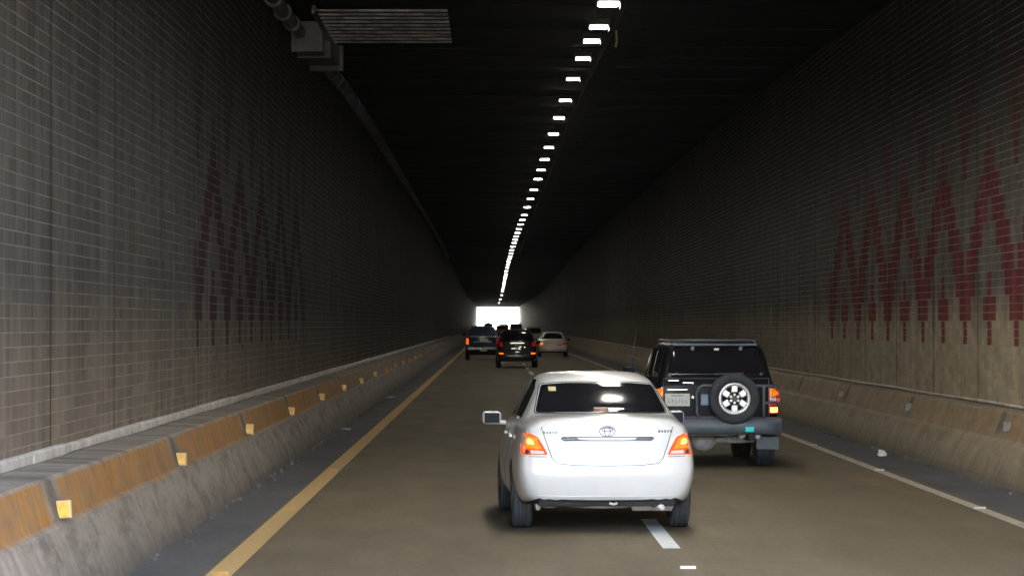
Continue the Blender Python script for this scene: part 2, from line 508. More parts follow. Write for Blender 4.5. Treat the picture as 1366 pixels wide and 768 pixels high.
M['cyan'] = simple('cyan_reflector', (0.0, 0.85, 0.88), 0.4, vary=.1)
M['sticker'] = simple('yellow_sticker', (0.62, 0.55, 0.28), 0.6, vary=.15, vscale=30)
M['tissue_box'] = simple('brown_stop_lamp', (0.24, 0.12, 0.07), 0.5, vary=.2)
M['plate'] = simple('pale_plate', (0.66, 0.68, 0.66), 0.5, vary=.12, vscale=30)
M['plate_mark'] = simple('plate_marks', (0.20, 0.27, 0.28), 0.6)
M['emblem'] = simple('dark_chrome', (0.20, 0.21, 0.22), 0.3, 0.7)
M['badge'] = simple('badge_grey', (0.10, 0.11, 0.12), 0.3, 0.5)
M['yellow_cable'] = simple('yellow_cable', (0.35, 0.30, 0.04), 0.6)

# ------------------------------------------------------------------ tunnel dimensions
XL, XR = -3.55, 6.55          # faces of the side walls
EYE = 1.90
Y0, Y1 = -30.0, 720.0         # walls from the open approach to the far mouth
ROOF0 = 11.0         # the roof starts here

def lerp_table(t, d):
    if d <= t[0][0]: return t[0][1]
    for (a, va), (b, vb) in zip(t, t[1:]):
        if d <= b:
            return va + (vb - va) * (d - a) / (b - a)
    return t[-1][1]
CEIL = [(0, 7.15), (47, 7.18), (56, 7.35), (66, 7.53), (80, 7.65), (150, 7.62)]
def zc(d):
    if d <= 150: return lerp_table(CEIL, d)
    t = min(1.0, (d - 150) / 290.0)
    return 7.62 - 1.62 * t * t * (3 - 2 * t)

# ground, road, shoulders, markings
def sheet(name, x0, x1, y0, y1, z, mat, ny=1):
    b = MB()
    rows = []
    for i in range(ny + 1):
        y = y0 + (y1 - y0) * i / ny
        rows.append((b.v((x0, y, z)), b.v((x1, y, z))))
    for (a, c), (e, f) in zip(rows, rows[1:]):
        b.face([a, c, f, e])
    o = b.build(name, mat)
    tag(o, kind='structure')
    return o

sheet('ground', -600, 600, -450, 1500, -0.008, M['ground'])
sheet('shoulder', -3.6, 6.6, -60, 900, -0.004, M['shoulder'])
sheet('road', -2.20, 5.18, -60, 900, 0.0, M['asphalt'])
LY = sheet('yellow_edge_line', -2.165, -1.965, -60, 900, 0.004, M['line_yellow'])
LW = sheet('white_edge_line', 4.95, 5.09, -60, 900, 0.004, M['line_white'])
b = MB()
for k in range(-3, 60):
    y = 24.45 + 12.2 * k
    vs = [b.v(p) for p in ((1.45, y, .004), (1.60, y, .004), (1.60, y + 3.7, .004), (1.45, y + 3.7, .004))]
    b.face(vs)
tag(b.build('lane_dash_markings', M['dash_white']), kind='structure')

# side walls
def wall(name, x0, x1, mat, label, y0=ROOF0 + .002, y1=Y1, cat='tunnel wall'):
    b = MB()
    b.box(((x0 + x1) / 2, (y0 + y1) / 2, 4.4), (abs(x1 - x0), y1 - y0, 8.8))
    o = b.build(name, mat)
    tag(o, label, cat)
    return o
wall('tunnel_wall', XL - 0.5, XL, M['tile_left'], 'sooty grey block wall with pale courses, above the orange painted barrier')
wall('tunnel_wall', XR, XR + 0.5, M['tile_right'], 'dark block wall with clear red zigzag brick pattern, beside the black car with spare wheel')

wall('bounce_wall', XL - 0.5, XL, M['concrete_bounce'], 'unseen pale concrete retaining wall added for bounce light along the open approach, yellow line side', Y0, ROOF0, 'retaining wall')  # unseen approach walls, added pale to bounce daylight inside
wall('bounce_wall', XR, XR + 0.5, M['concrete_bounce'], 'unseen pale concrete retaining wall added for bounce light along the open approach, white line side', Y0, ROOF0, 'retaining wall')

# ceiling slab following its long profile
b = MB()
ds = [ROOF0, 30, 47, 56, 66, 80, 150] + list(range(165, 445, 15)) + [440, 560, Y1]
ds = sorted(set(ds))
prev = None
for d in ds:
    z = zc(d)
    q = [b.v((XL - .0, d, z)), b.v((XR + .0, d, z)), b.v((XR, d, z + 1.2)), b.v((XL, d, z + 1.2))]
    if prev:
        for k in range(4):
            b.face([prev[k], prev[(k + 1) % 4], q[(k + 1) % 4], q[k]])
    else:
        b.face(q)
    prev = q
b.face(list(reversed(prev)))
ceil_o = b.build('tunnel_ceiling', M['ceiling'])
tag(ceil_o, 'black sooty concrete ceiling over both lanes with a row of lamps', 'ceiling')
# transverse ribs of the slab, kept as one part
b = MB()
d = 44.0
while d < 240:
    h = rnd.choice((.02, .025, .03))
    b.box(((XL + XR) / 2, d, zc(d) - h / 2 + .01), (XR - XL - .02, rnd.choice((.06, .08, .12)), h + .02))
    d += rnd.uniform(2.6, 5.5)
b.build('rib', M['ceiling'], ceil_o)

# low concrete barriers
def barrier(name, prof, mat, label):
    b = MB()
    ys = [Y0, 0, 30, 60, 120, 300, Y1]
    prev = None
    for y in ys:
        q = [b.v((px, y, pz)) for px, pz in prof]
        if prev:
            n = len(q)
            for k in range(n):
                b.face([prev[k], prev[(k + 1) % n], q[(k + 1) % n], q[k]])
        else:
            b.face(q)
        prev = q
    b.face(list(reversed(prev)))
    o = b.build(name, mat)
    tag(o, label, 'barrier')
    return o
pl = [(-2.78, -.002), (-2.80, .08), (-2.97, .50), (-3.02, .53), (-3.10, .80), (-3.13, .825), (-3.53, .835), (-3.53, -.002)]
bl = barrier('concrete_barrier', pl, M['barrier_left'], 'sloping concrete barrier with an orange painted band and amber reflectors')
pr = [(5.95, -.002), (5.97, .08), (6.15, .45), (6.22, .50), (6.33, .80), (6.36, .83), (6.53, .845), (6.53, -.002)]
br = barrier('concrete_barrier', pr, M['barrier_right'], 'dirty brown concrete barrier along the wall with the red zigzags')
# pale kerb course at the foot of the block wall
b = MB()
y = Y0
while y < 240:
    L = rnd.uniform(1.6, 2.4)
    b.box((XL + .03 + rnd.uniform(0, .006), y + L / 2,   .835 + .04), (.08, L - .02, .085 + rnd.uniform(-.014, .014)), bevel=.012, seg=1)
    y += L
b.build('kerb_course', M['concrete'], bl)
b = MB()
b.tube([(XR - .035, y, .875 + .006 * math.sin(y * .7)) for y in range(-20, 260, 2)], .02, 6)
o = b.build('conduit', M['concrete'])
tag(o, 'thin pale conduit pipe running along the top of the brown barrier', 'pipe')

# facade bands at the two mouths so the slab reads as a real structure
for y, nm, lb in ((ROOF0 - .3, 'portal_beam', 'wide concrete beam across the near mouth of the tunnel'),
                  (Y1 + .3, 'portal_beam', 'wide concrete beam across the bright far mouth of the tunnel')):
    b = MB()
    b.box(((XL + XR) / 2, y, zc(y) + .75), (XR - XL - .004, .6, 1.5), bevel=.03)
    tag(b.build(nm, M['concrete_dirty']), lb, 'beam')

# ------------------------------------------------------------------ ceiling lamps
LZ = [(36, 6.15), (38.4, 6.19), (44.8, 6.53), (51.2, 6.94), (57.6, 7.22), (64, 7.35), (77, 7.40), (109, 7.39), (145, 7.38), (200, 7.22), (250, 6.96), (300, 6.45), (400, 6.05), (720, 5.85)]
LX = [(0, 1.55), (38.6, 1.56), (44.8, 1.66), (51, 1.77), (58, 1.82), (64, 1.80), (110, 1.74), (144, 1.63), (200, 1.45), (260, 1.36), (720, 1.30)]
def lamp_root(d):
    z = lerp_table(LZ, d) if d < 109 else zc(d) - .25
    return (lerp_table(LX, d), d, z)
def make_lamp():
    t = empty('ceiling_lamp', (0, 0, 0))
    b = MB()
    b.box((0, 0, .045), (.34, .44, .09), bevel=.015)
    b.box((-.162, 0, -.045), (.012, .44, .07)); b.box((.162, 0, -.045), (.012, .44, .07))  # side skirts added to keep lamp light off the upper walls
    b.build('housing', M['lamp_case'], t)
    b = MB()
    b.box((0, 0, -.016), (.28, .36, .030), bevel=.006, seg=1)
    b.mi = 1
    b.box((0, 0, -.0345), (.26, .34, .005))
    b.build('diffuser', [M['lamp_rim'], M['lamp_lit']], t)
    return t
def make_far_lamp():
    b = MB()
    b.mi = 0
    b.box((0, 0, .045), (.34, .44, .09))
    b.box((-.162, 0, -.045), (.012, .44, .07)); b.box((.162, 0, -.045), (.012, .44, .07))  # same added skirts, cutting the light thrown sideways
    b.mi = 1
    b.box((0, 0, -.016), (.28, .36, .03))
    b.mi = 2
    b.box((0, 0, -.0335), (.26, .34, .004))
    return b.build('ceiling_lamp', [M['lamp_case'], M['lamp_far'], M['lamp_low']])
ORD = ['nearest', 'second', 'third', 'fourth', 'fifth', 'sixth', 'seventh', 'eighth', 'ninth', 'tenth', 'eleventh', 'twelfth', 'thirteenth', 'fourteenth', 'fifteenth', 'sixteenth']
lamp_ds = [13.0, 15.4, 17.8, 20.2, 22.6, 25.0, 27.4, 29.8, 32.2, 34.6, 38.6, 44.8, 51.2, 57.6, 64.0, 70.4, 76.7, 83.2, 89.5, 96, 102.5]
# spacing widens towards the far end of the row
lamp_ds += [109.0, 117.5, 126.0, 135.0, 144.5, 151.0, 158.0, 165.5, 172.0, 178.5, 184.5, 191.0, 199.0, 207.0, 214.5, 222.0, 229.0, 237.0, 246.0, 255.0, 266.0, 276.5, 286.5, 296.5, 307.5, 319.0, 333.0, 347.0, 363.0, 395.0, 451.0, 524.5]
proto = far = None
vis = 0
GL = 'lit lamps in a row along the tunnel ceiling'
for d in lamp_ds:
    near = d < 170
    if near:
        if proto is None:
            o = proto = make_lamp()
        else:
            o = copy_tree(proto)
    else:
        if far is None:
            o = far = make_far_lamp()
        else:
            o = far.copy(); COL.objects.link(o)
    o.location = lamp_root(d)
    if near:   # hanger rod reaches the slab at this spot
        b = MB()
        hz = zc(d) - o.location.z
        b.tube([(0, 0, .085), (0, 0, hz - .003)], .018, 6)
        b.box((0, 0, hz - .012), (.14, .14, .018))
        b.build('hanger', M['lamp_case'], o)
    if d < 37:
        tag(o, 'lit ceiling lamp above the frame near the tunnel mouth', 'ceiling lamp', GL)
    elif vis < 12:
        n_ = ORD[vis]
        lb = ('nearest visible lit lamp on the ceiling, cut by the top edge' if vis == 0 else
              f'{n_} lit ceiling lamp of the row, counted from the top edge')
        tag(o, lb, 'ceiling lamp', GL)
        vis += 1
    else:
        tag(o, 'small distant lit ceiling lamp beyond the twelfth of the row', 'ceiling lamp', GL)

# cable tray beside the lamps
b = MB()
pts = [(2.35, d, zc(d) - .16) for d in (ROOF0, 30, 47, 56, 66, 80, 150, 220)]
for (xa, ya, za), (xb, yb_, zb_) in zip(pts, pts[1:]):
    q0 = [b.v((xa + dx, ya, za + dz)) for dx, dz in ((-.2, -.05), (.2, -.05), (.2, .10), (-.2, .10))]
    q1 = [b.v((xb + dx, yb_ - .01, zb_ + dz)) for dx, dz in ((-.2, -.05), (.2, -.05), (.2, .10), (-.2, .10))]
    for k in range(4): b.face([q0[k], q0[(k + 1) % 4], q1[(k + 1) % 4], q1[k]])
    b.face(q0); b.face(list(reversed(q1)))
tag(b.build('cable_tray', M['soot_metal']), 'dark cable tray hung beside the row of ceiling lamps', 'cable tray')
b = MB()
b.tube([(2.18, 50.5, zc(50.5) - .17), (2.19, 50.5, zc(50.5) - .4), (2.17, 50.52, zc(50.5) - .50)], .02, 6)
tag(b.build('dangling_cable', M['yellow_cable']), 'short yellow cable end dangling beside the ceiling lamps', 'cable')

# ------------------------------------------------------------------ drain pipe, box and slatted panel high on the left
pipe = empty('drain_pipe', (XL + .16, 0, 0))
tag(pipe, 'rust stained pipe running high along the left wall and ceiling corner', 'pipe')
b = MB()
b.tube([(0, d, zc(d) - .22) for d in (ROOF0, 30, 47, 50.8)] , .11, 12)
b.tube([(0, d, zc(d) - .22) for d in (56.4, 66, 80, 150, 165, 180, 195, 210, 225)], .11, 12)
b.build('pipe_run', M['rust'], pipe)
d = 12.0
cl = None
while d < 120:
    if not 50.0 < d < 57:
        z = zc(d) - .22
        if cl is None:
            b = MB()
            b.lathe([(-.07, .12), (-.07, .15), (.07, .15), (.07, .12)], 14, 'Y')
            b.box((-.09, 0, 0), (.12, .05, .1))
            cl = b.build('pipe_clamp', M['galv'], pipe)
            cl.location = (0, d, z)
        else:
            c = cl.copy(); COL.objects.link(c); c.parent = pipe; c.location = (0, d, z)
    d += 2.05
box_ = empty('drain_box', (XL, 54.3, zc(54.3)))
tag(box_, 'bluish grey stepped metal box where the pipe meets the ceiling slats', 'drain box')
b = MB()
b.box((.26, -2.4, -.28), (.48, 1.5, .5), bevel=.02)
b.box((.30, .2, -.20), (.56, 3.6, .38), bevel=.02)
b.build('duct_body', M['galv'], box_)
for c_, s_ in (((.27, -3.17, -.30), (.56, .05, .60)), ((.32, 2.02, -.24), (.66, .05, .50)), ((.30, -1.62, -.29), (.62, .06, .56))):
    b = MB()
    b.box(c_, s_, bevel=.01)
    b.build('flange', M['galv'], box_)
gr = empty('ceiling_grille', (-1.84, 50.9, zc(50.9)))
tag(gr, 'grey slatted grille panel on the ceiling left of the lamps', 'grille')
b = MB()
for k in range(10):
    y = -2.7 + k * .6
    b.box((0, y, -.12), (2.2, .02, .038))
b.build('slats', M['slat'], gr)
b = MB()
b.box((-1.13, 0, -.10), (.05, 6.0, .2))
b.build('grille_frame', M['galv'], gr)

# ------------------------------------------------------------------ reflectors on the barriers
def make_delineator(mat):
    t = empty('barrier_reflector', (0, 0, 0))
    b = MB(); b.box((0, .03, 0), (.105, .05, .125), bevel=.008)
    b.build('bracket', M['stud_case'] if mat is M['refl_amber'] else M['concrete_dirty'], t)
    b = MB(); b.box((0.0, -.002, 0), (.09, .015, .108), bevel=.006)
    b.build('reflector_face', mat, t)
    return t
pa = make_delineator(M['refl_amber'])
GA = 'amber reflectors along the left barrier'
for k in range(14):
    o = pa if k == 0 else copy_tree(pa)
    d = 20.25 + 7.7 * k
    o.location = (-3.0 + .012 * rnd.uniform(-1, 1), d, .61 + rnd.uniform(-.02, .02))
    o.rotation_euler = (0, rnd.uniform(-.06, .06), rnd.uniform(-.05, .05))
    if k < 8:
        lb = f'{ORD[k]} amber reflector on the orange banded barrier'
        if k == 0: lb = 'nearest amber reflector on the orange banded barrier, with a pale face'
    else:
        lb = 'tiny far amber reflector on the barrier, beyond the eighth'
    tag(o, lb, 'reflector', GA)
pd = make_delineator(M['refl_dull'])
GD = 'dull reflectors along the brown barrier'
for k in range(6):
    o = pd if k == 0 else copy_tree(pd)
    o.location = (6.235, 34.9 + 8.3 * k, .66)
    tag(o, ['nearest dull grey reflector on the brown barrier', 'second dull grey reflector on the brown barrier',
            'third dull grey reflector on the brown barrier', 'fourth dull grey reflector, just right of the black car with spare wheel'][k] if k < 4
        else 'dull grey reflector on the brown barrier, hidden past the black car', 'reflector', GD)

# road studs
def make_stud(mat):
    t = empty('road_stud', (0, 0, 0))
    b = MB()
    b.prism([(-.055, 0), (-.025, .018), (.025, .018), (.055, 0)], 'X', -.06, .06)
    b.build('stud_body', M['stud_case'] if mat is M['refl_amber'] else M['refl_white'], t)
    b = MB()
    b.prism([(-.057, .003), (-.029, .0175), (-.031, .0185), (-.059, .004)], 'X', -.052, .052)
    b.build('stud_lens', mat, t)
    return t
sa = make_stud(M['refl_amber'])
for k in range(32):
    o = sa if k == 0 else copy_tree(sa)
    o.location = (-2.065, 22.0 + 7.7 * k, .0045)
    lb = (f'{ORD[k]} amber stud on the yellow edge line from the camera' if k else 'nearest amber stud on the yellow edge line, at the bottom edge') if k < 8 else 'tiny amber stud on the yellow edge line, beyond the eighth'
    tag(o, lb, 'road stud', 'amber studs along the yellow edge line')
sw = make_stud(M['refl_white'])
for k in range(10):
    o = sw if k == 0 else copy_tree(sw)
    o.location = (5.02, 29.7 + 7.7 * k, .0045)
    lb = f'{ORD[k]} white stud on the white edge line beside the brown barrier' if k < 4 else 'tiny white stud on the white edge line, far past the black car'
    tag(o, lb, 'road stud', 'white studs along the white edge line')
j = 0
for k in range(17):
    d = 22.45 + 7.7 * k
    if 30 < d < 95: continue          # hidden behind the white sedan
    o = copy_tree(sw)
    o.location = (1.525, d, .0045)
    lb = 'bright white stud on the lane line behind the white sedan' if j == 0 else 'tiny white stud on the lane line between white sedan and maroon car'
    tag(o, lb, 'road stud', 'white studs along the lane line')
    j += 1

# litter
def litter(loc, s, mat, label, seed):
    rr = random.Random(seed)
    t = bmesh.new()
    bmesh.ops.create_icosphere(t, subdivisions=2, radius=1.0)
    for v in t.verts:
        v.co *= rr.uniform(.62, 1.12)
        v.co = Vector((v.co.x * s[0], v.co.y * s[1], max(-.3, v.co.z) * s[2] + s[2] * .3))
    b = MB(); b.merge(t)
    o = b.build('crumpled_litter', mat)
    o.location = loc
    o.rotation_euler = (0, 0, rr.uniform(0, 3))
    tag(o, label, 'litter', 'bits of litter in the gutters')
litter((5.62, 42.0 - .4, 0), (.075, .06, .075), M['paper'], 'white crumpled paper in the gutter by the brown barrier', 1)
litter((-2.52, 64.0, 0), (.10, .12, .03), M['paper_dull'], 'flat pale scrap beside the yellow line, nearer of the two', 2)
litter((-2.55, 74.0, 0), (.13, .16, .05), M['paper_dull'], 'pale crumpled scrap beside the yellow line, farther of the two', 3)
litter((-2.63, 52.0, 0), (.08, .10, .03), M['paper_dull'], 'small dull scrap low by the left barrier foot', 4)
b = MB()
rg = random.Random(11)
for k in range(420):
    side = rg.random() < .5
    x = (-2.77 + abs(rg.gauss(0, .06))) if side else (5.93 - abs(rg.gauss(0, .10)))
    y = rg.uniform(18, 75)
    s = rg.uniform(.006, .022)
    t = bmesh.new(); bmesh.ops.create_icosphere(t, subdivisions=1, radius=s)
    for v in t.verts: v.co *= rg.uniform(.7, 1.2)
    b.merge(t, Matrix.Translation((x, y, s * .3)))
tag(b.build('gutter_grit', M['concrete_dirty']), 'loose grit gathered along the gutters', None, None, 'stuff')

# ------------------------------------------------------------------ vehicles
def ring_pts(s):
    y, zb, wb, wm, zm, wbelt, zbelt, wt, zt = s
    p5 = Vector((wbelt - .035, zbelt + .015))
    T = Vector((wt, zt - .05 if zt - zbelt > .2 else zt - .012))
    p6 = p5.lerp(T, .10); p7 = p5.lerp(T, .90)
    low = min(zm - .06, zb + .22)
    return [(wb * .86, zb), (wb, zb + .04), (wb + (wm - wb) * .75, low), (wm, zm), (wbelt, zbelt - .035), tuple(p5), tuple(p6), tuple(p7),
            (wt - .05, zt - .008 if zt - zbelt > .2 else zt), (wt * .45, zt + .012)]

def loft(stations, yo, nround=3, levels=2, name='body'):
    bm = bmesh.new()
    rings = []
    for i, s in enumerate(stations):
        pts = ring_pts(s)
        Rr, L = [], []
        for (px, pz) in pts:
            y = s[0] + (yo(pz) * (1.0 - max(0, i - nround + 1) / 3.0 if i >= nround else 1.0) if i < nround + 2 else 0)
            Rr.append(bm.verts.new((px, y, pz)))
            L.append(bm.verts.new((-px, y, pz)))
        rings.append(Rr + list(reversed(L)))
    n = len(rings[0])
    for A, B in zip(rings, rings[1:]):
        for k in range(n):
            bm.faces.new([A[k], A[(k + 1) % n], B[(k + 1) % n], B[k]])
    h = n // 2
    for rg_, rev in ((rings[0], False), (rings[-1], True)):
        for k in range(h - 1):
            f = [rg_[k], rg_[k + 1], rg_[n - 2 - k], rg_[n - 1 - k]]
            bm.faces.new(f if not rev else list(reversed(f)))
    bmesh.ops.recalc_face_normals(bm, faces=bm.faces)
    me = bpy.data.meshes.new(name)
    bm.to_mesh(me); bm.free()
    o = bpy.data.objects.new(name, me)
    link(o)
    md = o.modifiers.new('s', 'SUBSURF'); md.levels = levels; md.render_levels = levels
    return o

def bake(o, cutters=()):
    for c in cutters:
        md = o.modifiers.new('b', 'BOOLEAN')
        md.operation = 'DIFFERENCE'; md.object = c; md.solver = 'EXACT'
        md.material_mode = 'TRANSFER'
    dg = bpy.context.evaluated_depsgraph_get()
    dg.update()
    me = bpy.data.meshes.new_from_object(o.evaluated_get(dg))
    o.modifiers.clear()
    o.data = me
    for c in cutters:
        bpy.data.objects.remove(c)
    return o

def make_body(root, stations, yo, paint, wheel_r, wheel_ys, wx, nround=3, arch=True):
    o = loft(stations, yo, nround)
    o.data.materials.append(paint)
    pre = bake(o)
    bm = bmesh.new(); bm.from_mesh(pre.data)
    bvh = BVHTree.FromBMesh(bm); bm.free()
    if arch:
        cs = []
        for wy in wheel_ys:
            for s in (-1, 1):
                b = MB()
                b.lathe([(-.16 * 1.6, wheel_r + .05), (.6, wheel_r + .05)] if s > 0 else [(-.6, wheel_r + .05), (.26, wheel_r + .05)], 36, 'X', (s * wx, wy, wheel_r))
                c = b.build('cutter', M['under'])
                for p in c.data.polygons: p.use_smooth = False
                cs.append(c)
        bake(o, cs)
    me = o.data
    names = [m.name for m in me.materials if m]
    if M['under'].name not in names:
        me.materials.append(M['under'])
    ui = [m.name for m in me.materials].index(M['under'].name)
    for p in me.polygons:
        if p.material_index != ui:
            p.use_smooth = True
            if p.normal.z < -.75:
                p.material_index = ui
    o.parent = root
    return o, bvh

def cast(bvh, axis, a, bb, sign):
    if axis == 'Y':
        org = Vector((a, -8 if sign > 0 else 12, bb)); dr = Vector((0, sign, 0))
    elif axis == 'X':
        org = Vector((-5 * sign, a, bb)); dr = Vector((sign, 0, 0))
    else:
        org = Vector((a, bb, 6)); dr = Vector((0, 0, -1))
    h = bvh.ray_cast(org, dr)
    return h[0], dr

def panel(bvh, outline, axis, sign, off=.004, back=.012, res=.05):
    """a shell that follows the body inside a 2D outline -> MB with that shell"""
    ol = []
    n = len(outline)
    for i in range(n):
        p, q = Vector(outline[i]), Vector(outline[(i + 1) % n])
        m = max(1, int((q - p).length / res))
        for k in range(m):
            ol.append(p.lerp(q, k / m))
    xs = [p.x for p in ol]; ys = [p.y for p in ol]
    def inside(x, y):
        c = False
        for i in range(len(ol)):
            a, b_ = ol[i], ol[i - 1]
            if (a.y > y) != (b_.y > y) and x < (b_.x - a.x) * (y - a.y) / (b_.y - a.y) + a.x:
                c = not c
        return c
    pts = list(ol)
    gx = min(xs) + res * .5
    while gx < max(xs):
        gy = min(ys) + res * .5
        while gy < max(ys):
            if inside(gx, gy) and min((Vector((gx, gy)) - q).length for q in ol) > res * .35:
                pts.append(Vector((gx, gy)))
            gy += res
        gx += res
    nb = len(ol)
    vs, es, fs, ov, _, _ = delaunay_2d_cdt(pts, [], [list(range(nb))], 1, 1e-5)
    idx = {}
    for i, src in enumerate(ov):
        for s_ in src: idx[s_] = i
    b = MB()
    F, Bk = [], []
    for v in vs:
        h, dr = cast(bvh, axis, v.x, v.y, sign)
        if h is None:
            org = {'Y': Vector((v.x, -1, v.y)), 'X': Vector((-sign, v.x, v.y)), 'Z': Vector((v.x, v.y, 1))}[axis]
            h = bvh.find_nearest(org)[0]
            if axis == 'Y': h = Vector((v.x, h.y, v.y))
            if axis == 'X': h = Vector((h.x, v.x, v.y))
        F.append(b.v(h - dr * off)); Bk.append(b.v(h + dr * back))
    for f in fs:
        b.face([F[i] for i in f], True)
        b.face([Bk[i] for i in reversed(f)], True)
    for i in range(nb):
        p, q = idx[i], idx[(i + 1) % nb]
        if p != q:
            b.face([F[p], F[q], Bk[q], Bk[p]])
    return b

def seam(mb, bvh, pts, axis, sign, r=.004, closed=False, res=.05, off=0.0):
    out = []
    n = len(pts)
    for i in range(n if closed else n - 1):
        p, q = Vector(pts[i]), Vector(pts[(i + 1) % n])
        m = max(1, int((q - p).length / res))
        for k in range(m):
            w = p.lerp(q, k / m)
            h, dr = cast(bvh, axis, w.x, w.y, sign)
            if h: out.append(h - dr * off)
    if not closed:
        h, dr = cast(bvh, axis, pts[-1][0], pts[-1][1], sign)
        if h: out.append(h - dr * off)
    if len(out) > 1:
        mb.tube(out, r, 6, closed)

def rpoly(pts, r, n=4):
    out = []
    N = len(pts)
    for i in range(N):
        p0, p, p1 = Vector(pts[i - 1]), Vector(pts[i]), Vector(pts[(i + 1) % N])
        a = (p0 - p); c = (p1 - p)
        d = min(r, a.length * .45, c.length * .45)
        A = p + a.normalized() * d; C = p + c.normalized() * d
        for k in range(n + 1):
            t = k / n
            out.append(tuple((A * (1 - t) ** 2 + p * 2 * t * (1 - t) + C * t * t)))
    return out

def mirror2(pts): return [(-x, z) for x, z in pts]

def wheel(root, x, y, r, w, rim_r, outer, simple_=False, loc=None, axis='X'):
    """tyre with a rim as its sub-part; outer = +1/-1 side the rim face looks to"""
    b = MB()
    g = .012
    h = w / 2
    prof = [(-h * .72, rim_r), (-h * .98, rim_r + .02), (-h, (rim_r + r) / 2), (-h * .97, r - .035), (-h * .84, r - .008)]
    if not simple_:
        for c in (-.5, -.17, .17, .5):
            prof += [(h * (c - .05), r), (h * (c - .045), r - g), (h * (c + .045), r - g), (h * (c + .05), r)]
    else:
        prof += [(-h * .5, r), (h * .5, r)]
    prof += [(h * .84, r - .008), (h * .97, r - .035), (h, (rim_r + r) / 2), (h * .98, rim_r + .02), (h * .72, rim_r)]
    if axis == 'Y':
        prof = [(a, q) for a, q in prof]
    b.lathe(prof, 20 if simple_ else 48, axis, closed=True)
    t = b.build('wheel', M['rubber'], root)
    t.location = loc if loc else (x, y, r - .004)
    b = MB()
    o = outer
    dish = [(-h * .7 * o, rim_r - .004), (h * .70 * o, rim_r), (h * .78 * o, rim_r - .004), (h * .72 * o, rim_r - .022), (h * .1 * o, rim_r - .04), (h * .05 * o, .02)]
    b.lathe(dish, 16 if simple_ else 40, axis)
    if not simple_:
        for k in range(6):
            t_ = k * math.pi / 3
            rot = Matrix.Rotation(t_, 3, axis)
            cpos = rot @ (Vector((h * .52 * o, 0, rim_r * .52)) if axis == 'X' else Vector((0, h * .52 * o, rim_r * .52)))
            sz = (.03, rim_r * .26, rim_r * .86) if axis == 'X' else (rim_r * .26, .03, rim_r * .86)
            b.box(cpos, sz, rot, .006, 1)
        ctr = (h * .5 * o, 0, 0) if axis == 'X' else (0, h * .5 * o, 0)
        b.lathe([(-.03, rim_r * .32), (.025, rim_r * .30), (.03, rim_r * .2), (.03, .004)] if o > 0 else [(.03, rim_r * .32), (-.025, rim_r * .30), (-.03, rim_r * .2), (-.03, .004)], 20, axis, ctr)
    b.build('rim', M['rim'], t)
    return t

def mirror_part(root, x, y, z, sgn, paint, w=.20, h=.13):
    b = MB()
    b.box((x + sgn * w * .5, y + .04, z), (w, .11, h), bevel=.05, seg=4)
    b.tube([(x - sgn * .05, y + .06, z - h * .38), (x + sgn * .04, y + .05, z - h * .34)], .022, 8)
    for f in b.bm.faces: f.smooth = True
    o = b.build('wing_mirror', paint, root)
    b = MB()
    b.box((x + sgn * w * .5, y - .030, z), (w * .82, .02, h * .76), Matrix.Rotation(-sgn * R(17), 3, 'Z') @ Matrix.Rotation(R(-4), 3, 'X'), bevel=.003, seg=1)
    b.build('mirror_glass', M['mirror'], o)

def plate(root, x, y, z, w, h, rows=1, seed=1, name='licence_plate'):
    b = MB(); b.box((x, y, z), (w, .012, h), bevel=.004, seg=1)
    p = b.build(name, M['plate'], root)
    if rows:
        rr = random.Random(seed)
        b = MB()
        n = 6
        for k in range(n):        # unreadable worn characters
            cx = x - w * .34 + k * w * .68 / (n - 1)
            if k == 3: cx += w * .02
            b.box((cx, y - .0075, z - h * .08), (w * .022, .003, h * .34))
            b.box((cx + w * .03, y - .0075, z - h * (.08 + rr.choice((-.15, 0, .15)))), (w * .045, .003, h * .06))
        b.box((x, y - .0075, z + h * .34), (w * .5, .003, h * .07))
        b.build('characters', M['plate_mark'], p)
    return p

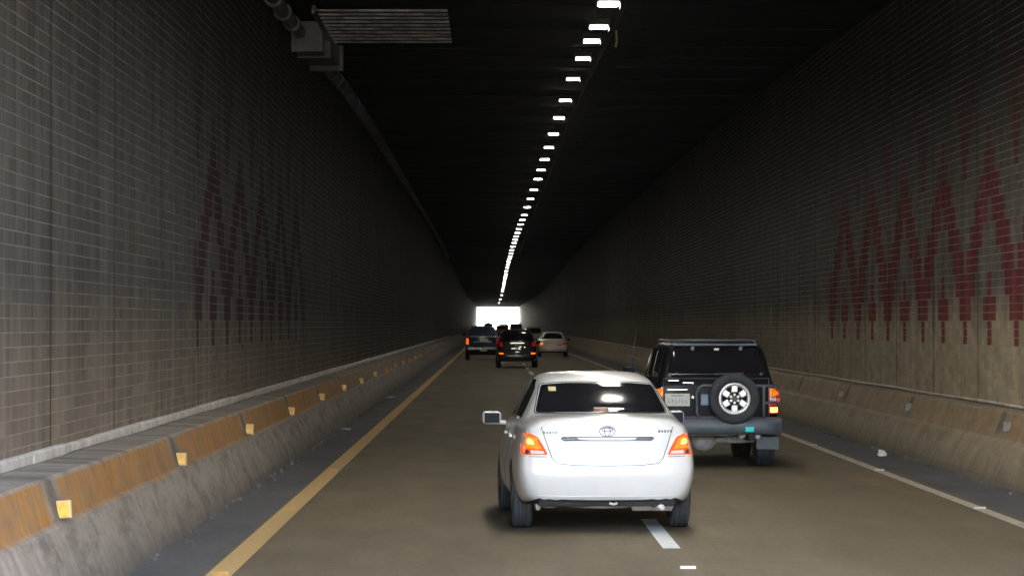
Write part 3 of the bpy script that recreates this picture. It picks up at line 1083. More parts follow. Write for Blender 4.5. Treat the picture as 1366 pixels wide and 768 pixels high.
# ---- white sedan -------------------------------------------------
def white_sedan():
    root = empty('sedan_car', (1.015, 27.1, 0), R(2.6))
    tag(root, 'white sedan with lit tail lamps straddling the dashed lane line', 'car')
    S = [(-.84, .31, .56, .69, .62, .64, .93, .54, 1.020),
         (-.80, .27, .68, .785, .62, .72, .945, .58, 1.040),
         (-.66, .24, .75, .825, .62, .765, .955, .62, 1.050),
         (-.30, .22, .79, .842, .62, .785, .96, .64, 1.056),
         (-.12, .21, .79, .845, .62, .785, .965, .645, 1.066),
         (.02, .21, .79, .845, .62, .785, .965, .63, 1.13),
         (.40, .20, .80, .845, .62, .785, .965, .565, 1.355),
         (.58, .20, .80, .845, .62, .785, .965, .555, 1.405),
         (1.1, .20, .80, .845, .62, .785, .96, .56, 1.445),
         (1.7, .20, .80, .845, .62, .785, .95, .56, 1.415),
         (2.35, .20, .79, .842, .60, .775, .93, .62, 1.01),
         (2.9, .20, .76, .825, .58, .73, .87, .55, .92),
         (3.22, .24, .68, .76, .55, .62, .76, .45, .80),
         (3.36, .30, .5, .60, .52, .5, .68, .36, .71)]
    def yo(z):
        t = [(.2, .05), (.30, -.02), (.42, -.055), (.60, -.06), (.66, -.02), (.70, 0), (.95, .025), (1.06, .03)]
        return lerp_table(t, z)
    body, bvh = make_body(root, S, yo, M['white_paint'], .30, (0, 2.55), .735)
    # rear window
    g = panel(bvh, rpoly([(-.615, 1.075), (.615, 1.075), (.53, 1.325), (.3, 1.343), (-.3, 1.343), (-.53, 1.325)], .03), 'Y', 1, .014, .01, .035)
    w = g.build('rear_window', M['glass'], root)
    st = panel(bvh, rpoly([(-.468, 1.268), (-.395, 1.268), (-.395, 1.308), (-.468, 1.308)], .006), 'Y', 1, .018, .002, .03)
    st.build('sticker', M['sticker'], w)
    bx = panel(bvh, rpoly([(-.07, 1.082), (.08, 1.082), (.075, 1.122), (-.065, 1.122)], .01), 'Y', 1, .020, .004, .04)
    bx.build('high_stop_lamp', M['tissue_box'], w)
    fr = MB()
    seam(fr, bvh, rpoly([(-.625, 1.068), (.625, 1.068), (.54, 1.332), (.3, 1.35), (-.3, 1.35), (-.54, 1.332)], .03), 'Y', 1, .006, True, .06)
    fr.build('window_seal', M['black'], w)
    # side windows and door seams
    for s in (-1, 1):
        sg = -s
        rear_w = rpoly([(.22, 1.00), (1.18, .995), (1.18, 1.365), (.86, 1.365), (.52, 1.28)], .04)
        fro_w = rpoly([(1.26, .995), (2.12, .985), (1.70, 1.335), (1.26, 1.37)], .04)
        for q in (rear_w, fro_w):
            panel(bvh, q, 'X', sg, .004, .01, .07).build('side_window', M['glass'], root)
        sm = MB()
        seam(sm, bvh, [(.32, .98), (.38, .6), (.46, .28)], 'X', sg, .005)
        seam(sm, bvh, [(1.22, 1.38), (1.22, .30)], 'X', sg, .005)
        seam(sm, bvh, [(2.20, .98), (2.22, .30)], 'X', sg, .005)
        seam(sm, bvh, [(.46, .29), (2.22, .29)], 'X', sg, .005)
        sm.build('door_seams', M['seam'], root)
        for y in (.52, 1.42):
            h, dr = cast(bvh, 'X', y, .84, sg)
            b = MB(); b.box((h.x + s * .018, y, .84), (.03, .19, .03), bevel=.01)
            b.build('door_handle', M['white_paint'], root)
        mirror_part(root, s * .83, 1.98, .96, s, M['white_paint'], .19, .135)
    # tail lamps: red body, lit core, clear strip
    for s in (-1, 1):
        base = [(.545, .715), (.575, .775), (.632, .872), (.70, .905), (.755, .905), (.775, .89), (.785, .715)]
        core = [(.60, .762), (.65, .86), (.70, .885), (.735, .882), (.752, .80), (.74, .776)]
        hot = [(.665, .80), (.685, .855), (.725, .865), (.738, .815)]
        clear = [(.572, .722), (.585, .748), (.66, .756), (.70, .757), (.70, .722)]
        drk = [(.71, .722), (.71, .756), (.745, .765), (.752, .722)]
        def P(q): return q if s > 0 else mirror2(list(reversed(q)))
        t = panel(bvh, rpoly(P(base), .012), 'Y', 1, .008, .02, .03).build('tail_lamp', M['lens_red'], root)
        panel(bvh, rpoly(P(core), .015), 'Y', 1, .010, .0, .03).build('lit_lens', M['lens_orange'], t)
        panel(bvh, rpoly(P(hot), .02), 'Y', 1, .0125, -.006, .02).build('bulb_glow', M['lens_hot'], t)
        panel(bvh, rpoly(P(clear), .006), 'Y', 1, .0115, -.004, .02).build('clear_lens', M['lens_clear'], t)
        panel(bvh, rpoly(P(drk), .006), 'Y', 1, .0115, -.004, .02).build('dark_reflector', M['badge'], t)
    # boot lid seam, bumper line
    sm = MB()
    seam(sm, bvh, [(-.655, 1.03), (-.60, .96), (-.545, .79), (-.505, .68), (-.46, .635), (-.3, .618), (0, .612), (.3, .618), (.46, .635), (.505, .68), (.545, .79), (.60, .96), (.655, 1.03)], 'Y', 1, .0045, res=.03, off=-.0015)
    seam(sm, bvh, [(-.80, .70), (-.55, .695)], 'Y', 1, .004, off=-.0015)
    seam(sm, bvh, [(.80, .70), (.55, .695)], 'Y', 1, .004, off=-.0015)
    sm.build('boot_seam', M['seam'], root)
    # handle garnish over a dark slot
    t = panel(bvh, rpoly([(-.43, .862), (-.41, .878), (.41, .878), (.43, .862), (.40, .838), (.2, .842), (-.2, .842), (-.40, .838)], .006), 'Y', 1, .003, .005, .03).build('handle_slot', M['badge'], root)
    panel(bvh, rpoly([(-.28, .868), (.27, .868), (.25, .848), (.12, .842), (-.14, .842), (-.26, .85)], .006), 'Y', 1, .016, .0, .03).build('garnish', M['white_paint'], t)
    # oval emblem of two crossed rings
    h, _ = cast(bvh, 'Y', 0, .925, 1)
    b = MB()
    def oval(cx, cz, rx, rz, rr_=.0055):
        b.tube([(cx + rx * math.cos(a), h.y - .006, cz + rz * math.sin(a)) for a in [2 * math.pi * k / 24 for k in range(24)]], rr_, 6, True)
    oval(0, .925, .072, .046); oval(0, .925, .026, .044, .005); oval(0, .940, .05, .016, .005)
    b.build('emblem', M['emblem'], root)
    # small dark badges either side (too worn to read)
    for cx, cz in ((-.52, .915), (.53, .925)):
        b = MB()
        for k in range(5):
            x = cx - .055 + k * .0275
            hh, _ = cast(bvh, 'Y', x, cz, 1)
            b.box((x, hh.y - .004, cz), (.020, .006, .020 if k % 2 else .026), bevel=.002, seg=1)
        b.build('badge', M['badge'], root)
    # lower bumper crease
    sm = MB()
    seam(sm, bvh, [(-.66, .345), (-.3, .335), (.3, .335), (.66, .345)], 'Y', 1, .008, off=-.004)
    sm.build('bumper_crease', M['white_paint'], root)
    # wheels
    for y in (0, 2.55):
        for s in (-1, 1):
            wheel(root, s * .735, y, .305, .185, .20, s)
    # underside: silencer, axle beam, spare wheel pan, tow eye
    b = MB()
    b.box((0, 1.2, .30), (1.25, 4.0, .12), bevel=.03)
    b.build('floor_pan', M['under'], root)
    b = MB()
    b.lathe([(-.20, .03), (-.18, .075), (.18, .075), (.20, .03)], 16, 'X', (.44, -.50, .255))
    b.tube([(.44, -.60, .24), (.50, -.84, .235)], .024, 10)
    b.build('silencer', M['under_pale'], root)
    b = MB()
    b.tube([(-.62, .0, .27), (-.3, -.05, .25), (.3, -.05, .25), (.62, .0, .27)], .04, 10)
    b.box((-.50, -.28, .235), (.14, .2, .07), bevel=.03); b.tube([(-.56, -.3, .22), (-.56, -.3, .33)], .018, 8)
    b.box((.60, -.2, .25), (.05, .2, .12), bevel=.02); b.box((-.60, -.2, .235), (.05, .2, .12), bevel=.02)
    b.build('rear_axle', M['under_pale'], root)
    b = MB()
    b.lathe([(.20, .30), (.225, .33), (.32, .34)], 28, 'Z', (-.05, -.42, .02))
    b.build('spare_wheel_pan', M['under_pale'], root)
    b = MB()
    b.tube([(.02, -.80, .27), (.06, -.81, .26), (.09, -.80, .27)], .012, 8)
    b.build('tow_eye', M['refl_white'], root)
    return root
white_sedan()

# ---- black off-road car -------------------------------------------
def black_suv():
    root = empty('off_road_car', (2.95, 38.9, 0), R(1.6))
    tag(root, 'black off-road car with a spare wheel on its tailgate', 'car')
    S = [(-.74, .50, .70, .78, .85, .74, 1.10, .58, 1.60),
         (-.71, .47, .78, .825, .85, .785, 1.115, .63, 1.635),
         (-.58, .45, .81, .848, .85, .80, 1.12, .655, 1.655),
         (-.2, .44, .82, .852, .85, .80, 1.125, .665, 1.665),
         (.5, .42, .82, .852, .85, .80, 1.125, .665, 1.672),
         (1.2, .42, .82, .852, .85, .80, 1.12, .665, 1.665),
         (1.75, .42, .82, .852, .85, .80, 1.115, .65, 1.63),
         (2.35, .42, .82, .85, .83, .79, 1.08, .68, 1.135),
         (2.5, .42, .82, .85, .82, .785, 1.06, .66, 1.11),
         (3.1, .44, .78, .83, .80, .74, 1.0, .6, 1.05),
         (3.32, .48, .70, .76, .76, .68, .92, .5, .96)]
    def yo(z):
        return lerp_table([(.4, 0), (1.08, 0), (1.2, .03), (1.6, .20), (1.7, .24)], z)
    body, bvh = make_body(root, S, yo, M['black_paint'], .365, (0, 2.65), .735)
    w = panel(bvh, rpoly([(-.66, 1.215), (.66, 1.215), (.565, 1.575), (-.565, 1.575)], .05), 'Y', 1, .006, .01, .07).build('rear_window', M['glass'], root)
    b = MB()
    for x in (-.30, .34):
        h, _ = cast(bvh, 'Y', x, 1.575, 1)
        b.box((x, h.y - .02, 1.575), (.05, .03, .055), bevel=.008)
    b.build('window_hinge', M['bumper_grey'], w)
    b = MB()
    h, _ = cast(bvh, 'Y', .02, 1.575, 1)
    b.box((.02, h.y - .016, 1.565), (.07, .02, .03), bevel=.008)
    b.build('washer_nozzle', M['refl_white'], w)
    b = MB()
    h, _ = cast(bvh, 'Y', .1, 1.225, 1)
    b.tube([(-.02, h.y - .03, 1.235), (.36, h.y - .035, 1.25)], .009, 6)
    b.build('wiper', M['bumper_grey'], w)
    b = MB()
    for x, z, r in ((-.615, 1.225, .028), (-.52, 1.24, .016), (.60, 1.24, .018)):
        h, _ = cast(bvh, 'Y', x, z, 1)
        b.lathe([(0, r), (-.02, r), (-.026, r * .7)], 14, 'Y', (x, h.y, z))
    b.build('window_knob', M['bumper_grey'], w)
    # tailgate seam and handle
    sm = MB()
    seam(sm, bvh, [(-.70, 1.18), (-.70, .66), (.70, .66), (.70, 1.18)], 'Y', 1, .006)
    seam(sm, bvh, [(-.70, 1.18), (.70, 1.18)], 'Y', 1, .006)
    sm.build('tailgate_seam', M['badge'], root)
    b = MB()
    b.box((-.52, -.755, 1.035), (.29, .03, .04), bevel=.012)
    b.build('plate_light_strip', M['chrome'], root)
    b = MB()
    b.box((-.57, -.765, 1.155), (.15, .02, .028), bevel=.008, seg=1); b.box((-.38, -.765, 1.125), (.14, .012, .022), bevel=.004, seg=1)
    b.build('tailgate_badge', M['chrome'], root)
    b = MB()
    b.lathe([(0, .028), (-.025, .026), (-.03, .015)], 16, 'Y', (-.315, -.745, .935))
    b.lathe([(0, .018), (-.02, .016), (-.025, .01)], 14, 'Y', (-.315, -.745, 1.12))
    b.build('lock_barrel', M['chrome'], root)
    plate(root, -.52, -.768, .90, .33, .165, 1, 5)
    # spare wheel carrier
    b = MB()
    def bar(pts, r=.017): b.tube(pts, r, 8)
    yb = -.835
    loop = [(.10, 1.09), (-.19, 1.09), (-.245, 1.06), (-.27, .99), (-.27, .74), (-.245, .67), (-.18, .64), (.12, .635)]
    bar([(x, yb, z) for x, z in loop])
    bar([(.3, yb, 1.085), (.80, yb + .03, 1.085)])
    bar([(.62, yb + .01, 1.085), (.62, yb + .01, .66)])
    bar([(.62, yb + .01, .66), (.2, yb, .64)])
    bar([(.62, yb + .01, .86), (.80, -.72, .86)])
    bar([(-.27, yb, .9), (-.27, -.73, .9)])
    bar([(.215, -.74, .92), (.215, -.93, .92)], .06)
    b.build('wheel_carrier', M['bumper_grey'], root)
    b = MB()
    b.box((-.155, -.752, .90), (.11, .03, .15), bevel=.01)
    b.build('tailgate_handle', simple('bluish_handle_recess', (.16, .24, .36), .35), root)
    sp = wheel(root, 0, 0, .335, .215, .215, -1, False, (.215, -.90, .92), 'Y')
    sp.name = 'spare_wheel'
    old = sp.children[0]
    bpy.data.objects.remove(old)
    b = MB()
    b.lathe([(.05, .205), (-.07, .214), (-.085, .208), (-.078, .172), (-.05, .162), (-.03, .162)], 48, 'Y', closed=True)
    for k in range(6):
        rot = Matrix.Rotation(k * math.pi / 3, 3, 'Y')
        b.box(rot @ Vector((0, -.062, .128)), (.084, .03, .092), rot, .012, 2)
        b.lathe([(0, .022), (-.028, .020), (-.034, .012)], 12, 'Y', rot @ Vector((.048, -.045, 0.028)))
    rm = b.build('rim', M['rim'], sp)
    b = MB()
    b.lathe([(-.02, .17), (-.035, .165), (-.045, .075), (-.062, .07), (-.068, .05)], 36, 'Y')
    b.build('hub_dish', M['black_gloss'], sp)
    # tail lamps
    for s in (-1, 1):
        def P(q): return q if s > 0 else mirror2(list(reversed(q)))
        t = panel(bvh, rpoly(P([(.70, .715), (.70, 1.065), (.80, 1.055), (.84, 1.0), (.845, .74), (.83, .715)]), .01), 'Y', 1, .012, .03, .03).build('tail_lamp', M['lens_dark_red'], root)
        panel(bvh, rpoly(P([(.712, .94), (.712, 1.05), (.79, 1.045), (.825, .99), (.825, .94)]), .01), 'Y', 1, .016, -.006, .03).build('amber_lens', M['lens_amber'], t)
        panel(bvh, rpoly(P([(.712, .88), (.712, .93), (.828, .93), (.828, .88)]), .006), 'Y', 1, .016, -.006, .03).build('clear_lens', M['lens_clear'], t)
        panel(bvh, rpoly(P([(.712, .73), (.712, .80), (.825, .80), (.825, .73)]), .01), 'Y', 1, .018, -.006, .03).build('lit_lens', M['lens_hot' if s > 0 else 'lens_red'], t)
    # rear bumper
    b = MB()
    prof = [(-.885, .45), (-.92, .50), (-.92, .60), (-.89, .655), (-.72, .675), (-.72, .44)]
    pts = []
    for k in range(21):
        x = -.865 + 1.73 * k / 20
        e = max(0, abs(x) - .62) / .245
        pts.append((x, .16 * e ** 2.2))
    prev = None
    for x, dy in pts:
        q = [b.v((x, y + dy, z)) for y, z in prof]
        if prev:
            for k in range(len(q)):
                b.face([prev[k], prev[(k + 1) % len(q)], q[(k + 1) % len(q)], q[k]], True)
        else: b.face(q)
        prev = q
    b.face(list(reversed(prev)))
    for s in (-1, 1):
        b.box((s * .835, -.48, .56), (.06, .6, .22), bevel=.025)
    bp = b.build('rear_bumper', M['bumper_grey'], root)
    b = MB(); b.box((.42, -.923, .515), (.115, .012, .065), bevel=.005, seg=1)
    b.build('cyan_reflector', M['cyan'], bp)
    b = MB(); b.box((-.1, -.865, .677), (1.0, .03, .012)); b.box((-.1, -.82, .677), (1.0, .02, .012))
    b.build('step_tread', M['black_gloss'], bp)
    b = MB(); b.lathe([(0, .02), (-.015, .018)], 12, 'Y', (.72, -.83, .64)); b.build('bumper_bolt', M['chrome'], bp)
    # side windows, rack, mirrors, aerial
    for s in (-1, 1):
        sg = -s
        for q in ([(-.42, 1.19), (.32, 1.18), (.32, 1.565), (-.30, 1.56)], [(.42, 1.18), (1.18, 1.175), (1.18, 1.57), (.42, 1.57)], [(1.28, 1.175), (2.12, 1.16), (1.74, 1.53), (1.28, 1.565)]):
            panel(bvh, rpoly(q, .04), 'X', sg, .004, .01, .08).build('side_window', M['glass'], root)
        b = MB()
        b.tube([(s * .56, -.28, 1.665), (s * .56, -.22, 1.676), (s * .56, 1.55, 1.676), (s * .56, 1.62, 1.66)], .014, 8)
        for y in (.2, .75, 1.25):
            b.tube([(s * .56, y, 1.660), (s * .56, y, 1.676)], .014, 6)
        b.build('roof_rail', M['bumper_grey'], root)
        mirror_part(root, s * .86, 2.05, 1.22, s, M['black_gloss'], .17, .17)
        b = MB()
        b.box((s * .72, -.40, .315), (.30, .018, .17), bevel=.006)
        b.box((s * .72, -.405, .245), (.31, .03, .018), bevel=.005, seg=1)
        b.build('mud_flap', M['flap'], root)
        for y in (0, 2.65):
            wheel(root, s * .715, y, .365, .25, .2, s)
    b = MB()
    for y in (-.1, .5, 1.1):
        b.tube([(-.56, y, 1.676), (0, y, 1.685), (.56, y, 1.676)], .010, 6)
    b.build('rack_bar', M['bumper_grey'], root)
    b = MB()
    h, dr = cast(bvh, 'Y', .05, 1.60, 1)
    for k in range(1):
        b.box((0, h.y + .02, 1.625), (1.12, .10, .03), bevel=.012)
    b.build('roof_spoiler', M['bumper_grey'], root)
    b = MB()
    b.tube([(-.90, 2.25, 1.10), (-.88, 2.26, 1.45), (-.82, 2.28, 1.84)], [.007, .005, .004], 6)
    b.lathe([(0, .02), (.05, .014)], 10, 'Z', (-.90, 2.25, 1.08))
    b.build('aerial', M['bumper_grey'], root)
    # axle and underside
    b = MB()
    b.tube([(-.66, 0, .34), (.66, 0, .34)], .045, 10)
    t = bmesh.new(); bmesh.ops.create_uvsphere(t, u_segments=16, v_segments=10, radius=.15)
    bmesh.ops.scale(t, vec=(1.15, .9, .95), verts=t.verts)
    b.merge(t, Matrix.Translation((-.10, -.02, .335)), True)
    b.build('rear_axle', M['under_pale'], root)
    b = MB()
    b.tube([(.66, -.1, .45), (.36, -.5, .43), (.36, -.55, .43)], .05, 10)
    b.tube([(-.6, -.45, .44), (.62, -.5, .44)], .03, 8)
    b.tube([(.50, -.3, .42), (.54, -.84, .415)], .028, 10)
    b.build('exhaust', M['under_pale'], root)
    b = MB()
    b.box((0, 1.4, .46), (1.2, 3.4, .12), bevel=.03)
    for s in (-1, 1): b.box((s * .45, .8, .42), (.08, 3.4, .12))
    b.build('chassis', M['under'], root)
    return root
black_suv()

# ---- cars farther on ----------------------------------------------
def shape(L0, L1, hw, zb, belt, roof, hwr, kind, hood=.95):
    """stations for a plain car: y of the tail, y of the nose, half width, ..."""
    zm = (zb + belt) * .5 + .06
    S = [(L0, zb + .08, hw * .72, hw * .84, zm, hw * .80, belt - .05, hwr * .95, belt + .02 if kind == 'sedan' else roof - .06),
         (L0 + .05, zb + .04, hw * .86, hw * .94, zm, hw * .90, belt - .02, hwr, belt + .05 if kind == 'sedan' else roof - .02),
         (L0 + .2, zb + .02, hw * .92, hw * .985, zm, hw * .93, belt, hwr * 1.02, belt + .07 if kind == 'sedan' else roof)]
    f = lambda y, t, z, b_=belt, w_=1.0: S.append((y, zb, hw * .95 * w_, hw * w_, zm, hw * .94 * w_, b_, t, z))
    if kind == 'sedan':
        f(L0 + .60, hwr * 1.03, belt + .075); f(L0 + .74, hwr * 1.02, belt + .10)
        f(L0 + 1.22, hwr * .93, roof - .05); f(L0 + 1.45, hwr * .93, roof - .01)
        f(L0 + 2.1, hwr * .94, roof)
    elif kind == 'pickup':
        S[:] = [(L0, zb + .1, hw * .74, hw * .86, zm, hw * .86, belt - .06, hw * .80, belt),
                (L0 + .05, zb + .05, hw * .88, hw * .96, zm, hw * .95, belt - .03, hw * .86, belt + .02),
                (L0 + .2, zb, hw * .94, hw * .99, zm, hw * .96, belt - .02, hw * .88, belt + .025)]
        f(L0 + 1.2, hw * .88, belt + .025); f(L0 + 1.42, hw * .86, belt + .04)
        f(L0 + 1.60, hwr * .98, roof - .06); f(L0 + 1.85, hwr, roof - .01); f(L0 + 2.6, hwr, roof)
    else:
        f(L0 + .7, hwr * 1.03, roof + .01); f(L0 + 1.6, hwr * 1.03, roof + .01)
    ye = {'sedan': L0 + 2.6, 'pickup': L0 + 3.3, 'wagon': L0 + 2.6}[kind]
    f(ye, hwr * .96, roof - .04)
    f(ye + .7, hwr * 1.1, hood + .07, hood); f(L1 - .55, hwr * .95, hood - .02, hood - .06, .98)
    S.append((L1 - .15, zb + .04, hw * .8, hw * .9, zm - .05, hw * .75, hood - .18, hwr * .8, hood - .13))
    S.append((L1, zb + .1, hw * .6, hw * .7, zm - .05, hw * .6, hood - .25, hwr * .6, hood - .22))
    return S

def car(name, loc, rz, label, paint, st, yo, win, wheel_r, wb, lamps, pl=None, glass='glass', hw=.85, mz=1.0, plate_rows=0, sidew=None, mirrors=True, bumper=None):
    root = empty(name, loc, rz)
    tag(root, label, 'car')
    body, bvh = make_body(root, st, yo, M[paint], wheel_r, (0, wb), hw - .11)
    panel(bvh, rpoly(win, .05), 'Y', 1, .006, .01, .1).build('rear_window', M[glass], root)
    for mats, pts in lamps:
        for s in (-1, 1):
            m = mats if isinstance(mats, str) else mats[0 if s < 0 else 1]
            q = pts if s > 0 else mirror2(list(reversed(pts)))
            panel(bvh, rpoly(q, .02), 'Y', 1, .012, .02, .06).build('tail_lamp', M[m], root)
    if pl:
        h, _ = cast(bvh, 'Y', pl[0], pl[1], 1)
        plate(root, pl[0], h.y - (pl[4] if len(pl) > 4 else .02), pl[1], pl[2], pl[3], plate_rows)
    if sidew:
        for s in (-1, 1):
            for q in sidew:
                panel(bvh, rpoly(q, .04), 'X', -s, .004, .01, .12).build('side_window', M[glass], root)
    for y in (0, wb):
        for s in (-1, 1):
            wheel(root, s * (hw - .105), y, wheel_r, .21, wheel_r * .62, s, True)
    if mirrors:
        for s in (-1, 1):
            mirror_part(root, s * (hw - .01), wb - .55, mz, s, M[paint], .2, .15)
    b = MB()
    b.box((0, wb * .5, .34), (hw * 1.5, wb + .9, .14), bevel=.03)
    b.build('floor_pan', M['under'], root)
    if bumper:
        bumper(root, bvh)
    return root, bvh

# maroon crossover
def yo_c(z): return lerp_table([(.2, .04), (.35, -.03), (.65, -.05), (.75, 0), (1.05, .02), (1.6, .42), (1.7, .5)], z)
def extra_c(root, bvh):
    b = MB()
    h, _ = cast(bvh, 'Y', 0, 1.07, 1); b.box((0, h.y - .02, 1.075), (.62, .03, .045), bevel=.01)
    b.build('garnish', M['chrome'], root)
    b = MB()
    for x, z, w in ((-.16, .84, .20), (.12, .90, .08), (.10, .83, .10), (.32, .90, .06)):
        h, _ = cast(bvh, 'Y', x, z, 1); b.box((x, h.y - .006, z), (w, .012, .035), bevel=.004, seg=1)
    b.build('badge', M['chrome'], root)
    h, _ = cast(bvh, 'Y', 0, 1.64, 1)
    b = MB(); b.box((0, h.y - .02, 1.655), (1.02, .16, .03), bevel=.012); b.build('roof_spoiler', M['maroon_paint'], root)
car('crossover_car', (1.10, 126.3, 0), R(.5), 'dark maroon crossover with glowing bumper lamps straddling the lane line', 'maroon_paint',
    shape(-.95, 3.55, .90, .26, 1.08, 1.66, .60, 'wagon', 1.0), yo_c,
    [(-.66, 1.13), (.66, 1.13), (.56, 1.57), (-.56, 1.57)], .34, 2.65,
    [('lens_dark_red', [(.64, .93), (.66, 1.10), (.76, 1.16), (.83, 1.05), (.84, .95)]), ('lens_orange', [(.60, .58), (.60, .65), (.80, .66), (.80, .60)])],
    (.04, .985, .34, .13), hw=.90, mz=1.1, sidew=[[(.0, 1.12), (.95, 1.12), (.95, 1.52), (.25, 1.48)], [(1.05, 1.12), (2.05, 1.08), (1.6, 1.5), (1.05, 1.54)]], bumper=extra_c)

# blue pickup
def yo_p(z): return lerp_table([(.2, .10), (.5, .0), (.62, -.06), (.70, -.06), (.75, 0), (1.25, .0)], z)
def extra_p(root, bvh):
    b = MB()
    b.box((0, -1.13, 1.25), (1.42, .06, .05), bevel=.015)
    b.build('tailgate_cap', M['trim_grey'], root)
    b = MB()
    h, _ = cast(bvh, 'Y', 0, .96, 1)
    b.box((.02, h.y - .02, .965), (.98, .04, .035), bevel=.01)  # added strip standing in for the reflection along the tailgate edge
    b.build('tailgate_glint', M['trim_grey'], root)
    b = MB()
    b.box((0, -1.22, .62), (1.62, .14, .17), bevel=.03)
    b.build('rear_bumper', M['dark_paint'], root)
car('pickup_truck', (-.48, 152.5, 0), 0, 'dark blue pickup truck with lit red lamps by the yellow line', 'blue_paint',
    shape(-1.15, 4.1, .92, .36, 1.22, 1.80, .62, 'pickup', 1.12), yo_p,
    [(-.60, 1.33), (.60, 1.33), (.55, 1.70), (-.55, 1.70)], .38, 3.1,
    [(('lens_red', 'lens_dark_red'), [(.73, .82), (.73, 1.15), (.86, 1.15), (.88, .84)])],
    (.05, .56, .36, .17, .16), glass='glass_blue', hw=.92, mz=1.35, sidew=[[(.75, 1.30), (1.5, 1.30), (1.5, 1.68), (.8, 1.66)]], bumper=extra_p)

# old cream sedan
def yo_s(z): return lerp_table([(.2, .05), (.35, -.04), (.55, -.05), (.62, 0), (.95, .03)], z)
def extra_s(root, bvh):
    b = MB()
    h, _ = cast(bvh, 'Y', .36, .68, 1); b.box((.36, h.y - .006, .685), (.24, .01, .05), bevel=.003, seg=1)
    b.build('badge', M['badge'], root)
car('saloon_car', (3.52, 166.4, 0), R(-.4), 'old cream saloon with red and amber tail lamps by the brown barrier', 'cream_paint',
    shape(-.95, 3.25, .86, .26, .95, 1.46, .60, 'sedan', .9), yo_s,
    [(-.64, 1.055), (.64, 1.055), (.55, 1.385), (-.55, 1.385)], .29, 2.45,
    [(('lens_orange', 'lens_dark_red'), [(.56, .70), (.56, .83), (.74, .85), (.79, .72)])],
    (.08, .42, .36, .16), hw=.86, mz=1.0, sidew=[[(.15, 1.03), (1.0, 1.03), (1.0, 1.30), (.45, 1.26)], [(1.08, 1.03), (1.95, 1.0), (1.5, 1.28), (1.08, 1.31)]], bumper=extra_s)

# small far cars
car('hatchback_car', (3.30, 232, 0), 0, 'grey hatchback with a dark rear window just ahead of the cream saloon', 'silver_paint',
    shape(-.75, 3.1, .86, .3, 1.1, 1.66, .62, 'wagon', 1.0), yo_c,
    [(-.68, 1.16), (.68, 1.16), (.58, 1.58), (-.58, 1.58)], .31, 2.5, [('lens_dark_red', [(.66, .95), (.66, 1.2), (.82, 1.2), (.84, .95)])],
    (0, .75, .34, .14), hw=.86, mz=1.1)
car('minivan_car', (3.12, 372, 0), 0, 'dark tall minivan seen above the maroon crossover roof', 'dark_paint',
    shape(-.9, 3.6, .92, .3, 1.15, 1.94, .74, 'wagon', 1.1), lambda z: lerp_table([(.2, 0), (1.2, 0), (1.9, .12)], z),
    [(-.70, 1.22), (.70, 1.22), (.64, 1.80), (-.64, 1.80)], .33, 2.7, [('lens_dark_red', [(.74, .9), (.74, 1.25), (.86, 1.25), (.87, .9)])],
    (0, .8, .34, .14), glass='glass_blue', hw=.92, mz=1.2)
car('hatchback_car', (1.35, 405, 0), 0, 'tiny red hatchback with a lit lamp between the pickup and the minivan', 'red_paint',
    shape(-.75, 3.1, .88, .3, 1.1, 1.72, .62, 'wagon', 1.0), yo_c,
    [(-.66, 1.16), (.66, 1.16), (.56, 1.58), (-.56, 1.58)], .31, 2.5, [(('lens_red', 'lens_dark_red'), [(.62, .95), (.62, 1.2), (.82, 1.2), (.84, .95)])],
    (0, .75, .34, .14), hw=.88, mz=1.1)
car('minivan_car', (1.95, 470, 0), 0, 'tiny dusty brown car just left of the dark minivan', 'maroon_paint',
    shape(-.9, 3.6, .92, .3, 1.15, 1.86, .7, 'wagon', 1.1), lambda z: lerp_table([(.2, 0), (1.2, 0), (1.9, .12)], z),
    [(-.70, 1.22), (.70, 1.22), (.64, 1.74), (-.64, 1.74)], .33, 2.7, [('lens_dark_red', [(.74, .9), (.74, 1.25), (.86, 1.25), (.87, .9)])],
    None, hw=.92, mz=1.2)
def extra_v(root, bvh):
    b = MB(); b.box((0, .6, 2.12), (.5, .6, .2), bevel=.06); b.build('roof_vent', M['dark_paint'], root)
car('van', (-.60, 505, 0), 0, 'dark van with a roof vent showing just above the pickup roof', 'dark_paint',
    shape(-.9, 3.6, .92, .3, 1.15, 2.02, .74, 'wagon', 1.1), lambda z: lerp_table([(.2, 0), (1.2, 0), (1.9, .12)], z),
    [(-.70, 1.22), (.70, 1.22), (.64, 1.80), (-.64, 1.80)], .33, 2.7, [('lens_dark_red', [(.74, .9), (.74, 1.25), (.86, 1.25), (.87, .9)])],
    None, hw=.92, mz=1.2, bumper=extra_v)

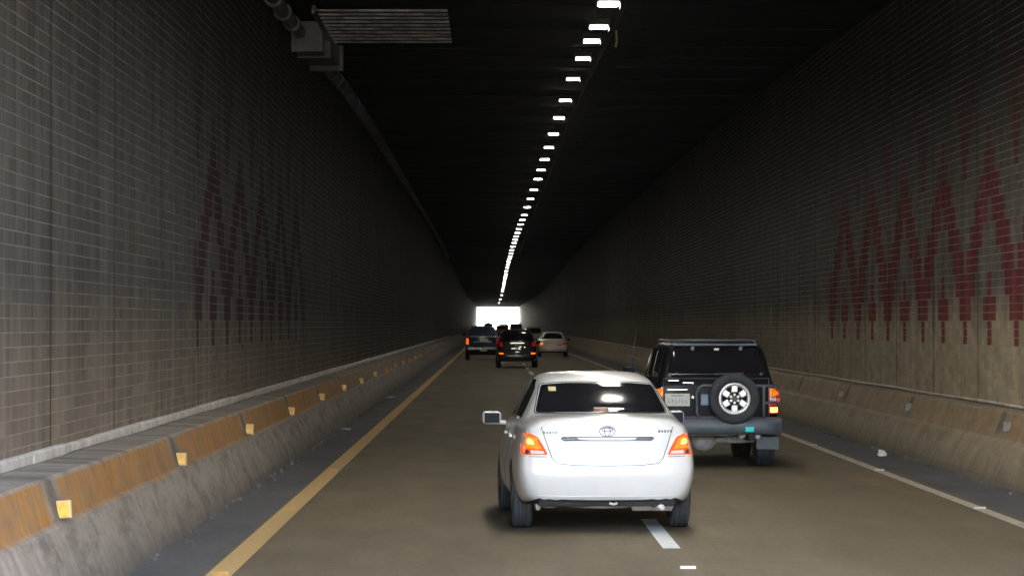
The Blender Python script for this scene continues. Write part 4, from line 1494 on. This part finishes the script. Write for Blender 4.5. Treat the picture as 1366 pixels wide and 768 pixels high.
# ------------------------------------------------------------------ haze: exhaust fumes in the tunnel air
hm = bpy.data.materials.new('exhaust_haze')
hm.use_nodes = True
hm.node_tree.nodes.clear()
ho = hm.node_tree.nodes.new('ShaderNodeOutputMaterial')
hv = hm.node_tree.nodes.new('ShaderNodeVolumePrincipled')
hv.inputs['Color'].default_value = (0.86, 0.90, 1.0, 1)
hv.inputs['Density'].default_value = HAZE
hv.inputs['Anisotropy'].default_value = 0.92
hm.node_tree.links.new(hv.outputs[0], ho.inputs['Volume'])
b = MB()
b.box((0, 525, 4.5), (1240, 2000, 11.2))
tag(b.build('haze', hm), None, None, None, 'stuff')

# ------------------------------------------------------------------ world, sun, camera
SUN_EL, SUN_AZ = 70.0, 150.0
w = bpy.data.worlds.new('World')
sc.world = w
w.use_nodes = True
nt = w.node_tree
bg = nt.nodes['Background']
sky = nt.nodes.new('ShaderNodeTexSky')
sky.sky_type = 'NISHITA'
sky.sun_disc = False
sky.sun_elevation = R(SUN_EL)
sky.sun_rotation = R(SUN_AZ)
nt.links.new(sky.outputs[0], bg.inputs[0])
bg.inputs[1].default_value = 0.085
sd = bpy.data.lights.new('Sun', 'SUN')
sd.energy = 5.0
sd.angle = R(0.5)
sd.color = (1.0, 0.95, 0.88)
so = bpy.data.objects.new('Sun', sd)
COL.objects.link(so)
dv = Vector((math.sin(R(SUN_AZ)) * math.cos(R(SUN_EL)), math.cos(R(SUN_AZ)) * math.cos(R(SUN_EL)), math.sin(R(SUN_EL))))
so.rotation_euler = dv.to_track_quat('Z', 'Y').to_euler()
so.location = (0, -10, 30)

cd = bpy.data.cameras.new('Camera')
cd.sensor_width = 36.0
cd.lens = 36.0 * 3850 / 1366
cd.clip_start = 0.1
cd.clip_end = 6000
co = bpy.data.objects.new('Camera', cd)
COL.objects.link(co)
co.location = (0, 0, EYE)
co.rotation_euler = (R(90) + math.atan(48 / 3850), 0, -math.atan(27 / 3850))
sc.camera = co

sc.view_settings.view_transform = 'Standard'
sc.view_settings.look = 'None'
sc.view_settings.exposure = 5.5
sc.view_settings.gamma = 1.0
sc.view_settings.use_curve_mapping = False
sc.render.engine = 'CYCLES'
cy = sc.cycles
cy.use_denoising = True
cy.denoiser = 'OPENIMAGEDENOISE'
cy.max_bounces = 8
cy.diffuse_bounces = 5
cy.glossy_bounces = 4
cy.sample_clamp_indirect = 4.0
cy.sample_clamp_direct = 0.0
cy.use_adaptive_sampling = True
cy.adaptive_threshold = 0.01
cy.use_light_tree = True
